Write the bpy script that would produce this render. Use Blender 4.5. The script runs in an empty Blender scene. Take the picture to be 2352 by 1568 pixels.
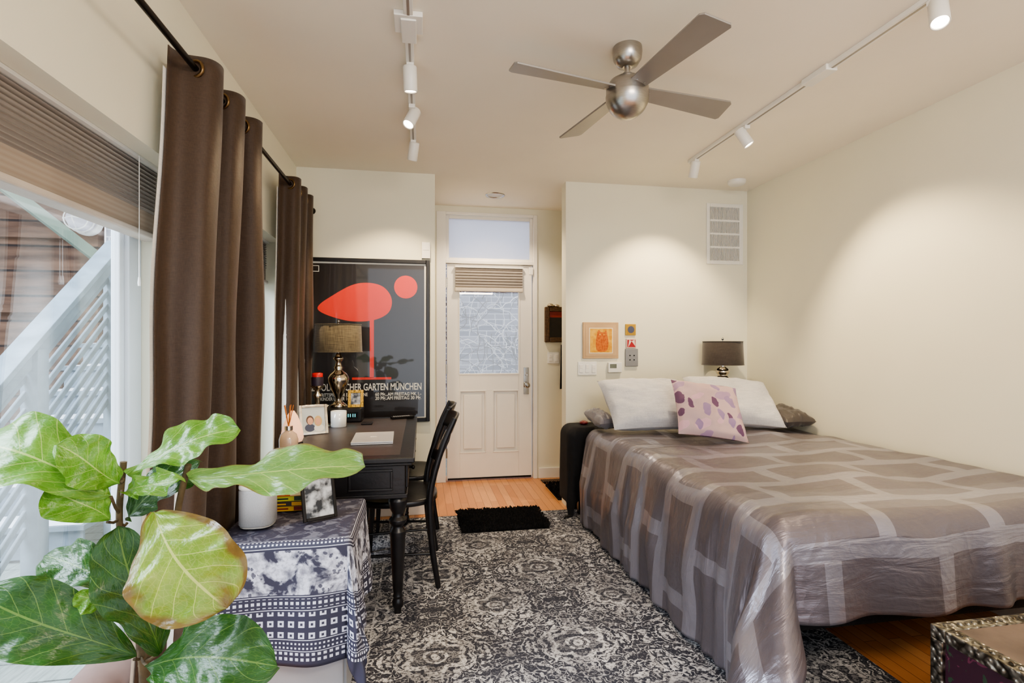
import bpy, math, random
from mathutils import Vector, Matrix, noise as mnoise
random.seed(7)
SC=bpy.context.scene
COL=SC.collection
PI=math.pi
def L(c):
    c=c/255.0
    return c/12.92 if c<=0.04045 else ((c+0.055)/1.055)**2.4
def C(r,g,b): return (L(r),L(g),L(b),1.0)
# ------------------------------------------------------------------ nodes
class G:
    def __init__(s,name):
        s.mat=bpy.data.materials.new(name); s.mat.use_nodes=True
        s.nt=s.mat.node_tree; s.b=s.nt.nodes['Principled BSDF']; s.out=s.nt.nodes['Material Output']
    def n(s,t,**k):
        x=s.nt.nodes.new(t)
        for a,v in k.items(): setattr(x,a,v)
        return x
    def set(s,sock,v):
        if isinstance(v,bpy.types.NodeSocket): s.nt.links.new(v,sock)
        else: sock.default_value=v
    def math(s,op,a,b=0.0,c=None):
        x=s.n('ShaderNodeMath',operation=op); s.set(x.inputs[0],a); s.set(x.inputs[1],b)
        if c is not None: s.set(x.inputs[2],c)
        return x.outputs[0]
    def mix(s,f,a,b):
        x=s.n('ShaderNodeMix',data_type='RGBA'); s.set(x.inputs[0],f); s.set(x.inputs[6],a); s.set(x.inputs[7],b)
        return x.outputs[2]
    def obj(s): return s.n('ShaderNodeTexCoord').outputs['Object']
    def uv(s): return s.n('ShaderNodeTexCoord').outputs['UV']
    def sep(s,v):
        x=s.n('ShaderNodeSeparateXYZ'); s.set(x.inputs[0],v); return x.outputs
    def comb(s,x,y,z=0.0):
        q=s.n('ShaderNodeCombineXYZ'); s.set(q.inputs[0],x); s.set(q.inputs[1],y); s.set(q.inputs[2],z); return q.outputs[0]
    def noise(s,v,scale,detail=3.0,rough=.5,dist=0.0):
        x=s.n('ShaderNodeTexNoise'); s.set(x.inputs['Vector'],v); x.inputs['Scale'].default_value=scale
        x.inputs['Detail'].default_value=detail; x.inputs['Roughness'].default_value=rough; x.inputs['Distortion'].default_value=dist
        return x.outputs['Fac']
    def ramp(s,f,lo,hi):
        x=s.n('ShaderNodeMapRange'); s.set(x.inputs[0],f); x.inputs[1].default_value=lo; x.inputs[2].default_value=hi
        return x.outputs[0]
    def bump(s,h,strength=.3,dist=.01):
        x=s.n('ShaderNodeBump'); x.inputs['Strength'].default_value=strength; x.inputs['Distance'].default_value=dist
        s.set(x.inputs['Height'],h); s.nt.links.new(x.outputs[0],s.b.inputs['Normal'])
    def color(s,c): s.set(s.b.inputs['Base Color'],c)
    def p(s,**k):
        for a,v in k.items(): s.set(s.b.inputs[a.replace('_',' ')],v)
def M(name,c,rough=.5,metal=0.0,var=.1,ns=6.0,bump=0.0,bs=80.0,stretch=None,**k):
    g=G(name); v=g.obj()
    if stretch:
        mp=g.n('ShaderNodeMapping'); g.set(mp.inputs[0],v); mp.inputs['Scale'].default_value=stretch; v=mp.outputs[0]
    f=g.ramp(g.noise(v,ns),.3,.7)
    a=tuple(max(0,x*(1-var)) for x in c[:3])+(1,); b=tuple(min(1,x*(1+var)) for x in c[:3])+(1,)
    g.color(g.mix(f,a,b)); g.p(Roughness=rough,Metallic=metal)
    if bump: g.bump(g.noise(v,bs,4),bump,.005)
    for kk,vv in k.items(): g.set(g.b.inputs[kk.replace('_',' ')],vv)
    return g.mat
def emis(name,c,s):
    g=G(name); g.color(c); g.set(g.b.inputs['Emission Color'],c); g.p(Emission_Strength=s); return g.mat
# ------------------------------------------------------------------ mesh builder
WL={}
class MB:
    def __init__(s): s.v=[];s.f=[];s.m=[];s.s=[];s.u=[];s.mats=[]
    def add(s,vs,fs,mat,smooth=False,uvs=None):
        o=len(s.v); s.v+= [tuple(x) for x in vs]
        s.u+= list(uvs) if uvs else [(x[0],x[1]) for x in vs]
        if mat not in s.mats: s.mats.append(mat)
        i=s.mats.index(mat)
        for f in fs: s.f.append([o+q for q in f]); s.m.append(i); s.s.append(smooth)
    def box(s,x0,y0,z0,x1,y1,z1,mat,M_=None):
        vs=[Vector(p) for p in ((x0,y0,z0),(x1,y0,z0),(x1,y1,z0),(x0,y1,z0),(x0,y0,z1),(x1,y0,z1),(x1,y1,z1),(x0,y1,z1))]
        if M_: vs=[M_@q for q in vs]
        s.add(vs,[(0,3,2,1),(4,5,6,7),(0,1,5,4),(1,2,6,5),(2,3,7,6),(3,0,4,7)],mat)
    def tube(s,pts,rad,mat,seg=12,caps=True,smooth=True,flat=None):
        pts=[Vector(p) for p in pts]; n=len(pts)
        if not isinstance(rad,(list,tuple)): rad=[rad]*n
        t0=(pts[1]-pts[0]).normalized(); up=Vector((0,0,1)) if abs(t0.z)<.9 else Vector((1,0,0))
        a=t0.cross(up).normalized(); vs=[]
        for i,p in enumerate(pts):
            if i==0:t=pts[1]-pts[0]
            elif i==n-1:t=pts[-1]-pts[-2]
            else:t=(pts[i+1]-pts[i]).normalized()+(pts[i]-pts[i-1]).normalized()
            if t.length<1e-9:t=t0
            t=t.normalized(); a=(a-t*a.dot(t)).normalized(); b=t.cross(a)
            for k in range(seg):
                w=2*PI*k/seg; vs.append(p+(a*math.cos(w)+b*math.sin(w))*rad[i])
        fs=[(i*seg+k,i*seg+(k+1)%seg,(i+1)*seg+(k+1)%seg,(i+1)*seg+k) for i in range(n-1) for k in range(seg)]
        s.add(vs,fs,mat,smooth)
        if caps:
            s.add(vs[:seg],[tuple(reversed(range(seg)))],mat); s.add(vs[-seg:],[tuple(range(seg))],mat)
    def lathe(s,prof,c,mat,seg=32,M_=None,capb=True,capt=True,sx=1,sy=1):
        c=Vector(c); vs=[]
        for r,z in prof:
            for k in range(seg):
                w=2*PI*k/seg; q=Vector((r*math.cos(w)*sx,r*math.sin(w)*sy,z))
                if M_: q=M_@q
                vs.append(c+q)
        n=len(prof)
        s.add(vs,[(i*seg+k,i*seg+(k+1)%seg,(i+1)*seg+(k+1)%seg,(i+1)*seg+k) for i in range(n-1) for k in range(seg)],mat,True)
        if capb: s.add(vs[:seg],[tuple(reversed(range(seg)))],mat)
        if capt: s.add(vs[-seg:],[tuple(range(seg))],mat)
    def grid(s,nu,nv,fn,mat,uvf=None,smooth=True):
        vs=[];us=[]
        for j in range(nv+1):
            for i in range(nu+1):
                u=i/nu;v=j/nv; vs.append(fn(u,v)); us.append(uvf(u,v) if uvf else (u,v))
        w=nu+1
        s.add(vs,[(j*w+i,j*w+i+1,(j+1)*w+i+1,(j+1)*w+i) for j in range(nv) for i in range(nu)],mat,smooth,us)
    def torus(s,c,axis,R,r,mat,seg=24,sg=8):
        c=Vector(c); ax=Vector(axis).normalized(); q=ax.to_track_quat('Z','Y').to_matrix(); vs=[]
        for i in range(seg):
            a=2*PI*i/seg
            for k in range(sg):
                b=2*PI*k/sg
                vs.append(c+q@Vector(((R+r*math.cos(b))*math.cos(a),(R+r*math.cos(b))*math.sin(a),r*math.sin(b))))
        s.add(vs,[(i*sg+k,((i+1)%seg)*sg+k,((i+1)%seg)*sg+(k+1)%sg,i*sg+(k+1)%sg) for i in range(seg) for k in range(sg)],mat,True)
    def build(s,name,parent=None,bevel=0.0,sub=0,solid=0.0,zc=False):
        me=bpy.data.meshes.new(name)
        xs=[p[0] for p in s.v];ys=[p[1] for p in s.v];zs=[p[2] for p in s.v]
        c=Vector(((min(xs)+max(xs))/2,(min(ys)+max(ys))/2,min(zs)))
        me.from_pydata([(p[0]-c.x,p[1]-c.y,p[2]-c.z) for p in s.v],[],s.f)
        for m in s.mats: me.materials.append(m)
        uvl=me.uv_layers.new(name='UVMap')
        for p,mi,sm in zip(me.polygons,s.m,s.s):
            p.material_index=mi; p.use_smooth=sm
            for li in p.loop_indices: uvl.data[li].uv=s.u[me.loops[li].vertex_index]
        ob=bpy.data.objects.new(name,me); COL.objects.link(ob)
        if parent:
            ob.parent=parent; ob.location=c-WL[parent.name]
        else: ob.location=c
        WL[ob.name]=c
        if bevel:
            b=ob.modifiers.new('b','BEVEL'); b.width=bevel; b.segments=2; b.limit_method='ANGLE'
        if solid:
            b=ob.modifiers.new('s','SOLIDIFY'); b.thickness=solid; b.offset=0
        if sub:
            b=ob.modifiers.new('u','SUBSURF'); b.levels=sub; b.render_levels=sub
        return ob
def empty(name,loc=(0,0,0)):
    e=bpy.data.objects.new(name,None); e.empty_display_size=.05; e.location=loc; COL.objects.link(e); WL[e.name]=Vector(loc); return e
def tag(o,label,cat,group=None):
    o["label"]=label; o["category"]=cat
    if group:o["group"]=group
    return o
def st(o): o["kind"]="structure"; return o
def copy_tree(o,parent=None):
    c=o.copy(); COL.objects.link(c)
    if parent: c.parent=parent; c.matrix_parent_inverse=o.matrix_parent_inverse.copy()
    for ch in list(o.children): copy_tree(ch,c)
    return c
def tmesh(mb,txt,x,z,y,size,mat,width=None,align='LEFT',bold=0.0,Mx=None):
    cu=bpy.data.curves.new('t','FONT'); cu.body=txt; cu.size=size; cu.offset=bold; cu.resolution_u=3
    ob=bpy.data.objects.new('t',cu); COL.objects.link(ob); bpy.context.view_layer.update()
    me=bpy.data.meshes.new_from_object(ob.evaluated_get(bpy.context.evaluated_depsgraph_get()))
    if len(me.vertices):
        x0=min(v.co.x for v in me.vertices); x1=max(v.co.x for v in me.vertices)
        sc=(width/(x1-x0)) if width else 1.0
        off=-x0 if align=='LEFT' else (-(x0+x1)/2)
        vs=[Vector((x+(v.co.x+off)*sc,y,z+v.co.y)) for v in me.vertices]
        if Mx: vs=[Mx@q for q in vs]
        mb.add(vs,[tuple(p.vertices) for p in me.polygons],mat)
    bpy.data.objects.remove(ob); bpy.data.meshes.remove(me)
def lerp(a,b,t): return a+(b-a)*t
def smooth_closed(pts,k=6):
    n=len(pts);o=[]
    for i in range(n):
        p0,p1,p2,p3=[Vector(pts[(i+d)%n]) for d in (-1,0,1,2)]
        for j in range(k):
            t=j/k; o.append(.5*((2*p1)+(p2-p0)*t+(2*p0-5*p1+4*p2-p3)*t*t+(3*p1-p0-3*p2+p3)*t**3))
    return o
def smooth_open(pts,k=6):
    P=[Vector(p) for p in pts]; P=[2*P[0]-P[1]]+P+[2*P[-1]-P[-2]]; o=[]
    for i in range(1,len(P)-2):
        p0,p1,p2,p3=P[i-1:i+3]
        for j in range(k):
            t=j/k; o.append(.5*((2*p1)+(p2-p0)*t+(2*p0-5*p1+4*p2-p3)*t*t+(3*p1-p0-3*p2+p3)*t**3))
    o.append(P[-2]); return o
# ------------------------------------------------------------------ materials
m_wall=M('wall_paint',C(230,226,206),.75,var=.02,ns=2,bump=.05,bs=180)
m_ceil=M('ceiling_paint',C(239,232,217),.85,var=.02,ns=2)
m_trim=M('white_trim',C(234,229,220),.4,var=.02)
m_wtrim=M('window_paint',C(208,214,219),.4,var=.02)
m_white=M('white_plastic',C(232,230,224),.35,var=.02)
m_black=M('black_lacquer',C(26,24,26),.32,var=.3,ns=12,bump=.12,bs=60)
m_blackmetal=M('black_metal',C(28,24,22),.35,.6)
m_steel=M('brushed_steel',C(175,172,168),.3,1.0,var=.08,ns=30,stretch=(1,1,12))
m_blade=M('fan_blade_silver',C(156,152,147),.42,.5,var=.04,ns=6)
m_silver=M('mercury_glass',C(215,205,190),.12,1.0,var=.25,ns=25)
m_chrome=M('chrome',C(190,190,190),.15,1.0)
m_dark=M('dark_fabric',C(20,19,22),.9,var=.2,ns=20,bump=.4,bs=200)
m_glass=G('clear_glass')
_t=m_glass.n('ShaderNodeBsdfTransparent'); _g=m_glass.n('ShaderNodeBsdfGlossy'); _g.inputs['Roughness'].default_value=.01
_m=m_glass.n('ShaderNodeMixShader'); _m.inputs[0].default_value=.12
m_glass.nt.links.new(_t.outputs[0],_m.inputs[1]); m_glass.nt.links.new(_g.outputs[0],_m.inputs[2]); m_glass.nt.links.new(_m.outputs[0],m_glass.out.inputs[0]); m_glass=m_glass.mat
def frost(name,c,tf=.3):
    g=G(name); a=g.n('ShaderNodeBsdfTranslucent'); a.inputs[0].default_value=c; b=g.n('ShaderNodeBsdfDiffuse'); b.inputs[0].default_value=c
    m=g.n('ShaderNodeMixShader'); m.inputs[0].default_value=tf
    g.nt.links.new(a.outputs[0],m.inputs[1]); g.nt.links.new(b.outputs[0],m.inputs[2]); g.nt.links.new(m.outputs[0],g.out.inputs[0]); return g.mat
m_frost=frost('frosted_glass',C(248,248,253),.08)
def fabric(name,c1,c2,scale=350,rough=.85,sheen=.3,spec=.5,wr=0.0):
    g=G(name); v=g.obj(); s=g.sep(v)
    a=g.noise(g.comb(g.math('MULTIPLY',s[0],1.0),g.math('MULTIPLY',s[1],1.0),g.math('MULTIPLY',s[2],.06)),scale,2)
    b=g.noise(g.comb(g.math('MULTIPLY',s[0],.06),g.math('MULTIPLY',s[1],.06),s[2]),scale,2)
    f=g.ramp(g.math('ADD',a,b),.75,1.25)
    g.color(g.mix(f,c1,c2)); g.p(Roughness=rough); g.b.inputs['Sheen Weight'].default_value=sheen; g.b.inputs['Specular IOR Level'].default_value=spec
    if wr:
        w=g.noise(v,6,4,.55); g.bump(g.math('ADD',w,g.math('MULTIPLY',f,.03)),wr,.03)
    else: g.bump(f,.15,.001)
    return g.mat
m_curt=fabric('brown_curtain_fabric',C(60,44,32),C(76,58,44),900,.55,.12,.4,.25)
m_lining=fabric('curtain_lining',C(225,222,215),C(240,238,232),300)
m_shade_tan=fabric('tweed_shade',C(74,64,48),C(118,106,82),260)
m_shade_dk=fabric('dark_shade',C(46,39,37),C(62,54,50),500)
m_pillow=fabric('pillow_linen',C(184,184,188),C(202,201,203),220,.9,.2,.3,.35)
m_pilgrey=fabric('grey_pillow',C(104,101,108),C(120,116,122),420,.4,.3,.5,.2)
m_pilbrown=fabric('dark_satin_pillow',C(62,57,56),C(74,68,66),900,.4,.2,.5,.1)
def blind_mat(name,c1,c2,pitch):
    g=G(name); s=g.sep(g.obj()); w=g.math('PINGPONG',s[2],pitch/2); f=g.ramp(w,0,pitch/2)
    c=g.mix(f,c1,c2); g.color(c); g.p(Roughness=.8)
    tr=g.n('ShaderNodeBsdfTranslucent'); g.set(tr.inputs[0],c); mx=g.n('ShaderNodeMixShader'); mx.inputs[0].default_value=.35
    g.nt.links.new(g.b.outputs[0],mx.inputs[1]); g.nt.links.new(tr.outputs[0],mx.inputs[2]); g.nt.links.new(mx.outputs[0],g.out.inputs[0]); return g.mat
m_blind=blind_mat('taupe_cellular_shade',C(150,140,132),C(194,186,178),.016)
m_blindp=blind_mat('taupe_shade_plain',C(166,150,134),C(176,162,148),.016)
# floor
def woodfloor():
    g=G('oak_floor'); s=g.sep(g.obj()); v=g.comb(s[1],s[0],0.0)
    br=g.n('ShaderNodeTexBrick'); g.set(br.inputs['Vector'],v); br.offset=.37
    br.inputs['Scale'].default_value=1.0
    br.inputs['Brick Width'].default_value=.75; br.inputs['Row Height'].default_value=.06; br.inputs['Mortar Size'].default_value=.0014
    br.inputs['Color1'].default_value=C(198,132,82); br.inputs['Color2'].default_value=C(226,168,116); br.inputs['Mortar'].default_value=C(110,66,38)
    gr=g.noise(g.comb(g.math('MULTIPLY',s[0],14.0),s[1],0.0),9,5,.6)
    g.color(g.mix(g.math('MULTIPLY',g.ramp(gr,.4,.7),.3),br.outputs['Color'],C(178,112,66)))
    g.p(Roughness=.28); g.bump(br.outputs['Fac'],.2,-.002); return g.mat
m_floor=woodfloor()
def rugmat():
    g=G('distressed_rug'); s=g.sep(g.obj())
    wob=g.noise(g.obj(),14,3); wob2=g.noise(g.obj(),45,3,.6)
    dx=g.math('ADD',g.math('MULTIPLY',g.math('SUBTRACT',wob,.5),.030),g.math('MULTIPLY',g.math('SUBTRACT',wob2,.5),.014))
    dy=g.math('MULTIPLY',g.math('SUBTRACT',g.noise(g.obj(),17,3),.5),.030)
    x=g.math('ADD',g.math('PINGPONG',g.math('ADD',s[0],.03),.30),dx); y=g.math('ADD',g.math('PINGPONG',g.math('ADD',s[1],.1),.38),dy)
    v=g.comb(x,y,0.0)
    def contour(n,c,w): return g.math('LESS_THAN',g.math('ABSOLUTE',g.math('SUBTRACT',n,c)),w)
    def MX(*a):
        r=a[0]
        for q in a[1:]: r=g.math('MAXIMUM',r,q)
        return r
    def medal(cx,cy,R,N):
        ax=g.math('MULTIPLY',g.math('SUBTRACT',x,cx),.85); ay=g.math('SUBTRACT',y,cy)
        r=g.math('SQRT',g.math('ADD',g.math('MULTIPLY',ax,ax),g.math('MULTIPLY',ay,ay)))
        an=g.math('ARCTAN2',ay,ax)
        pr=g.math('ADD',r,g.math('MULTIPLY',g.math('ABSOLUTE',g.math('SINE',g.math('MULTIPLY',an,N/2))),-.028))
        return MX(contour(pr,R,.005),contour(pr,R*.68,.012),contour(r,R*.34,.006),g.math('LESS_THAN',r,R*.16)),g.math('LESS_THAN',r,R*1.02)
    m1,i1=medal(0.0,0.0,.115,6.0); m2,i2=medal(.30,.38,.095,6.0)
    inside=MX(i1,i2)
    n1=g.noise(v,8,2,.5,.3); n2=g.noise(v,18,2,.5,.3); n3=g.noise(v,38,3,.6)
    vine=MX(contour(n1,.5,.012),contour(n2,.455,.016),g.math('MULTIPLY',g.math('GREATER_THAN',n2,.575),g.math('GREATER_THAN',n3,.42)),g.math('MULTIPLY',g.math('GREATER_THAN',n1,.575),g.math('GREATER_THAN',n3,.50)),g.math('MULTIPLY',g.math('LESS_THAN',n1,.41),contour(n3,.5,.03)))
    pat=MX(m1,m2,g.math('MULTIPLY',vine,g.math('SUBTRACT',1.0,g.math('MULTIPLY',inside,.6))))
    bx=g.math('ABSOLUTE',s[0]); rail=MX(contour(bx,.90,.005),contour(bx,.96,.005))
    pat=MX(pat,rail)
    wear=g.ramp(g.noise(g.obj(),75,4,.75),.39,.52)
    wear2=g.math('ADD',.32,g.math('MULTIPLY',g.ramp(g.noise(g.obj(),4.0,4,.65),.34,.58),.68))
    f=g.math('MULTIPLY',pat,g.math('MULTIPLY',wear,wear2))
    spk=g.math('MULTIPLY',g.ramp(g.noise(g.obj(),120,4,.8),.54,.68),.34)
    f=g.math('MAXIMUM',f,spk)
    g.color(g.mix(f,C(46,48,60),C(208,207,209))); g.p(Roughness=.95)
    g.bump(g.noise(g.obj(),260,3),.5,.004); return g.mat
m_rug=rugmat()
def comf():
    g=G('comforter_satin'); u=g.uv(); s=g.sep(u)
    def brick(v,w,h,m):
        br=g.n('ShaderNodeTexBrick'); g.set(br.inputs['Vector'],v); br.offset=.5; br.offset_frequency=2
        br.inputs['Scale'].default_value=1; br.inputs['Brick Width'].default_value=w; br.inputs['Row Height'].default_value=h; br.inputs['Mortar Size'].default_value=m; br.inputs['Mortar Smooth'].default_value=0.0
        return br.outputs['Fac']
    f1=brick(g.comb(s[0],g.math('ADD',s[1],.11),0.0),.46,.27,.034)
    band=g.math('LESS_THAN',g.math('PINGPONG',g.math('ADD',s[1],.02),.45),.11)
    lite=g.math('ADD',g.math('MULTIPLY',f1,.72),g.math('MULTIPLY',band,.26))
    c=g.mix(lite,C(117,111,118),C(158,156,168))
    g.color(c); g.set(g.b.inputs['Roughness'],g.math('SUBTRACT',.37,g.math('MULTIPLY',lite,.09)))
    g.p(Metallic=.5)
    wr=g.noise(u,4.5,3,.5,.5)
    wl=g.noise(g.comb(g.math('MULTIPLY',s[0],.5),g.math('MULTIPLY',s[1],2.2),0.0),7,4,.6,.6)
    cr=g.math('ABSOLUTE',g.math('SUBTRACT',g.noise(u,3.2,3,.55,.8),.5))
    fn_=g.noise(u,22,4,.6,.5)
    g.bump(g.math('ADD',g.math('ADD',g.math('MULTIPLY',wr,.55),g.math('MULTIPLY',fn_,.12)),g.math('ADD',g.math('MULTIPLY',wl,.45),g.math('ADD',g.math('MULTIPLY',cr,-.8),g.math('MULTIPLY',g.noise(u,500,1),.015)))),.55,.035); return g.mat
m_comf=comf()
def cushmat():
    g=G('leaf_print_cushion'); u=g.uv()
    wob=g.noise(u,5,2); s=g.sep(u)
    wx=g.math('MULTIPLY',g.math('SUBTRACT',wob,.5),.16)
    def petals(sc,kx,ky,sh,off):
        v=g.comb(g.math('ADD',g.math('ADD',g.math('MULTIPLY',s[0],kx),wx),off),g.math('ADD',g.math('ADD',g.math('MULTIPLY',s[1],ky),g.math('MULTIPLY',s[0],sh)),wx),0.0)
        vo=g.n('ShaderNodeTexVoronoi',feature='F1'); g.set(vo.inputs['Vector'],v); vo.inputs['Scale'].default_value=sc; vo.inputs['Randomness'].default_value=.7
        return g.math('LESS_THAN',vo.outputs['Distance'],.40),g.sep(vo.outputs['Color'])[0]
    i1,r1=petals(4.6,1.25,.75,.45,0.0); i2,r2=petals(4.0,.8,1.2,-.4,3.3)
    c1=g.mix(g.math('GREATER_THAN',r1,.5),C(100,68,100),C(148,124,160)); c2=g.mix(g.math('GREATER_THAN',r2,.5),C(206,166,180),C(164,136,164))
    g.color(g.mix(i1,g.mix(i2,C(190,164,166),c2),c1)); g.p(Roughness=.7); g.bump(g.noise(u,200),.2,.002); return g.mat
m_cush=cushmat()
def scarfmat():
    g=G('printed_scarf'); u=g.uv(); s=g.sep(u); x=s[0]; t=s[1]
    def band(a,b): return g.math('MULTIPLY',g.math('GREATER_THAN',t,a),g.math('LESS_THAN',t,b))
    dk=C(50,50,68); lt=C(204,206,220)
    wob=g.noise(u,9,3)
    vv=g.comb(g.math('ADD',x,g.math('MULTIPLY',wob,.06)),g.math('ADD',t,g.math('MULTIPLY',wob,.05)),0.0)
    fl=g.ramp(g.noise(vv,12,4,.55,.3),.42,.50)
    vo=g.n('ShaderNodeTexVoronoi',feature='F1'); g.set(vo.inputs['Vector'],vv); vo.inputs['Scale'].default_value=24
    pet=g.ramp(vo.outputs['Distance'],.08,.55)
    sp=g.n('ShaderNodeTexVoronoi',feature='F1'); g.set(sp.inputs['Vector'],vv); sp.inputs['Scale'].default_value=62
    spots=g.math('MULTIPLY',g.math('LESS_THAN',sp.outputs['Distance'],.34),g.math('GREATER_THAN',g.noise(u,6,1),.5))
    fine=g.ramp(g.noise(u,70,4,.7),.35,.6)
    flower=g.math('MULTIPLY',g.math('MULTIPLY',g.math('MULTIPLY',fl,g.math('ADD',.2,g.math('MULTIPLY',pet,.95))),g.math('SUBTRACT',1.0,g.math('MULTIPLY',spots,.85))),g.math('ADD',.45,g.math('MULTIPLY',fine,.55)))
    def cells(px,py,t0,w,h):
        a=g.math('PINGPONG',x,px/2); b=g.math('PINGPONG',g.math('SUBTRACT',t,t0),py/2)
        return g.math('MULTIPLY',g.math('GREATER_THAN',a,px/2-w),g.math('GREATER_THAN',b,py/2-h))
    def line(p,w): return g.math('LESS_THAN',g.math('ABSOLUTE',g.math('SUBTRACT',t,p)),w)
    sq=cells(.034,.036,.277,.010,.010); dots=g.math('SUBTRACT',sq,cells(.034,.036,.277,.004,.004))
    tri=cells(.018,.018,.2,.005,.005); sm=cells(.013,.014,.0,.003,.003)
    f=g.math('MULTIPLY',flower,band(.055,.2))
    for bb,pp in ((band(.02,.042),sm),(band(.212,.243),tri),(band(.256,.34),dots),(band(.352,.374),sm),(band(.385,.42),tri)):
        f=g.math('ADD',f,g.math('MULTIPLY',bb,pp))
    for p_ in (.015,.047,.205,.25,.345,.38): f=g.math('MAXIMUM',f,g.math('MULTIPLY',line(p_,.0014),.8))
    top=g.math('LESS_THAN',t,0.01)
    f=g.math('MULTIPLY',f,g.math('SUBTRACT',1.0,top))
    tp=g.math('MULTIPLY',g.math('MULTIPLY',top,.16),g.ramp(g.noise(g.obj(),22,4,.6,1.0),.5,.6))
    f=g.math('MAXIMUM',f,tp)
    g.color(g.mix(f,dk,lt)); g.p(Roughness=.6); g.bump(g.noise(u,300),.2,.002); return g.mat
m_scarf=scarfmat()
def leafmat(name,c1,c2,brown=0.0,vs=.5,vc=C(190,206,120)):
    g=G(name); u=g.uv(); s=g.sep(u); a=g.math('ABSOLUTE',g.math('SUBTRACT',s[0],.5))
    mid=g.math('LESS_THAN',a,.013)
    side=g.math('PINGPONG',g.math('SUBTRACT',g.math('ADD',s[1],g.math('MULTIPLY',g.noise(u,3,1),.05)),g.math('MULTIPLY',a,.6)),.075)
    vein=g.math('MAXIMUM',mid,g.math('MULTIPLY',g.math('LESS_THAN',side,.0036),.9))
    net=g.n('ShaderNodeTexVoronoi',feature='DISTANCE_TO_EDGE'); g.set(net.inputs['Vector'],u); net.inputs['Scale'].default_value=22
    netl=g.math('LESS_THAN',net.outputs['Distance'],.05)
    base=g.mix(g.ramp(g.noise(u,3,3),.3,.7),c1,c2)
    c=g.mix(g.math('MAXIMUM',g.math('MULTIPLY',vein,vs),g.math('MULTIPLY',netl,vs*.22)),base,vc)
    if brown:
        n=g.noise(u,4,3); e=g.math('ADD',a,g.math('MULTIPLY',g.math('SUBTRACT',n,.5),.35))
        e2=g.math('ADD',g.math('MULTIPLY',s[1],.46),g.math('MULTIPLY',g.math('SUBTRACT',n,.5),.25))
        c=g.mix(g.ramp(g.math('MAXIMUM',e,e2),.5-brown*.14,.53-brown*.09),c,g.mix(g.noise(u,12,3),C(92,74,40),C(136,118,66)))
    g.color(c); g.p(Roughness=.33)
    tr=g.n('ShaderNodeBsdfTranslucent'); g.set(tr.inputs[0],c); mx=g.n('ShaderNodeMixShader'); mx.inputs[0].default_value=.22
    g.nt.links.new(g.b.outputs[0],mx.inputs[1]); g.nt.links.new(tr.outputs[0],mx.inputs[2]); g.nt.links.new(mx.outputs[0],g.out.inputs[0])
    h=g.math('ADD',g.math('MULTIPLY',vein,-1.2),g.math('ADD',g.math('MULTIPLY',netl,-.3),g.noise(u,9,3))); g.bump(h,.45,.007); return g.mat
m_leafL=leafmat('leaf_light',C(76,126,36),C(108,154,56),.0,.55)
m_leafLb=leafmat('leaf_light_brown_edge',C(104,140,44),C(142,166,68),.85,.7,C(200,208,126))
m_leafR=leafmat('leaf_light_tip',C(92,134,60),C(124,160,84),.3,.6)
m_leafD=leafmat('leaf_dark',C(28,66,20),C(48,92,32),.0,.4,C(136,166,80))
m_bark=M('bark',C(88,74,52),.8,var=.3,ns=40,bump=.5,bs=90)
# ------------------------------------------------------------------ room
H=2.556
mb=MB(); mb.box(-1.1,-1.2,-.1,2.8,5.1,0,m_floor); st(mb.build('floor'))
mb=MB(); mb.box(-1.12,-1.2,H,2.82,5.1,H+.1,m_ceil); st(mb.build('ceiling'))
mb=MB(); mb.box(2.69,-1.2,0,2.82,4.1,H,m_wall); st(mb.build('wall_right'))
mb=MB(); mb.box(-.89,3.98,0,.10,4.86,H,m_wall); st(mb.build('wall_back_left'))
mb=MB(); mb.box(1.12,3.98,0,2.69,4.10,H,m_wall); st(mb.build('wall_back_right'))
mb=MB(); mb.box(2.0,4.10,0,2.1,4.86,H,m_wall); st(mb.build('wall_entry_side'))
WX0,WX1=-1.11,-.89
W1=(.30,2.18,.12,1.93); W2=(2.78,3.58,.12,1.93)
mb=MB()
for y0,y1 in ((-1.2,W1[0]),(W1[1],W2[0]),(W2[1],4.98)): mb.box(WX0,y0,0,WX1,y1,H,m_wall)
for w in (W1,W2):
    mb.box(WX0,w[0],0,WX1,w[1],w[2],m_wall); mb.box(WX0,w[0],w[3],WX1,w[1],H,m_wall)
st(mb.build('wall_left'))
DX0,DX1=.233,1.035
mb=MB(); mb.box(-.89,4.86,0,DX0-.02,4.98,H,m_wall); mb.box(DX1+.02,4.86,0,2.1,4.98,H,m_wall); mb.box(DX0-.02,4.86,2.49,DX1+.02,4.98,H,m_wall)
st(mb.build('wall_entry_back'))
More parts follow.
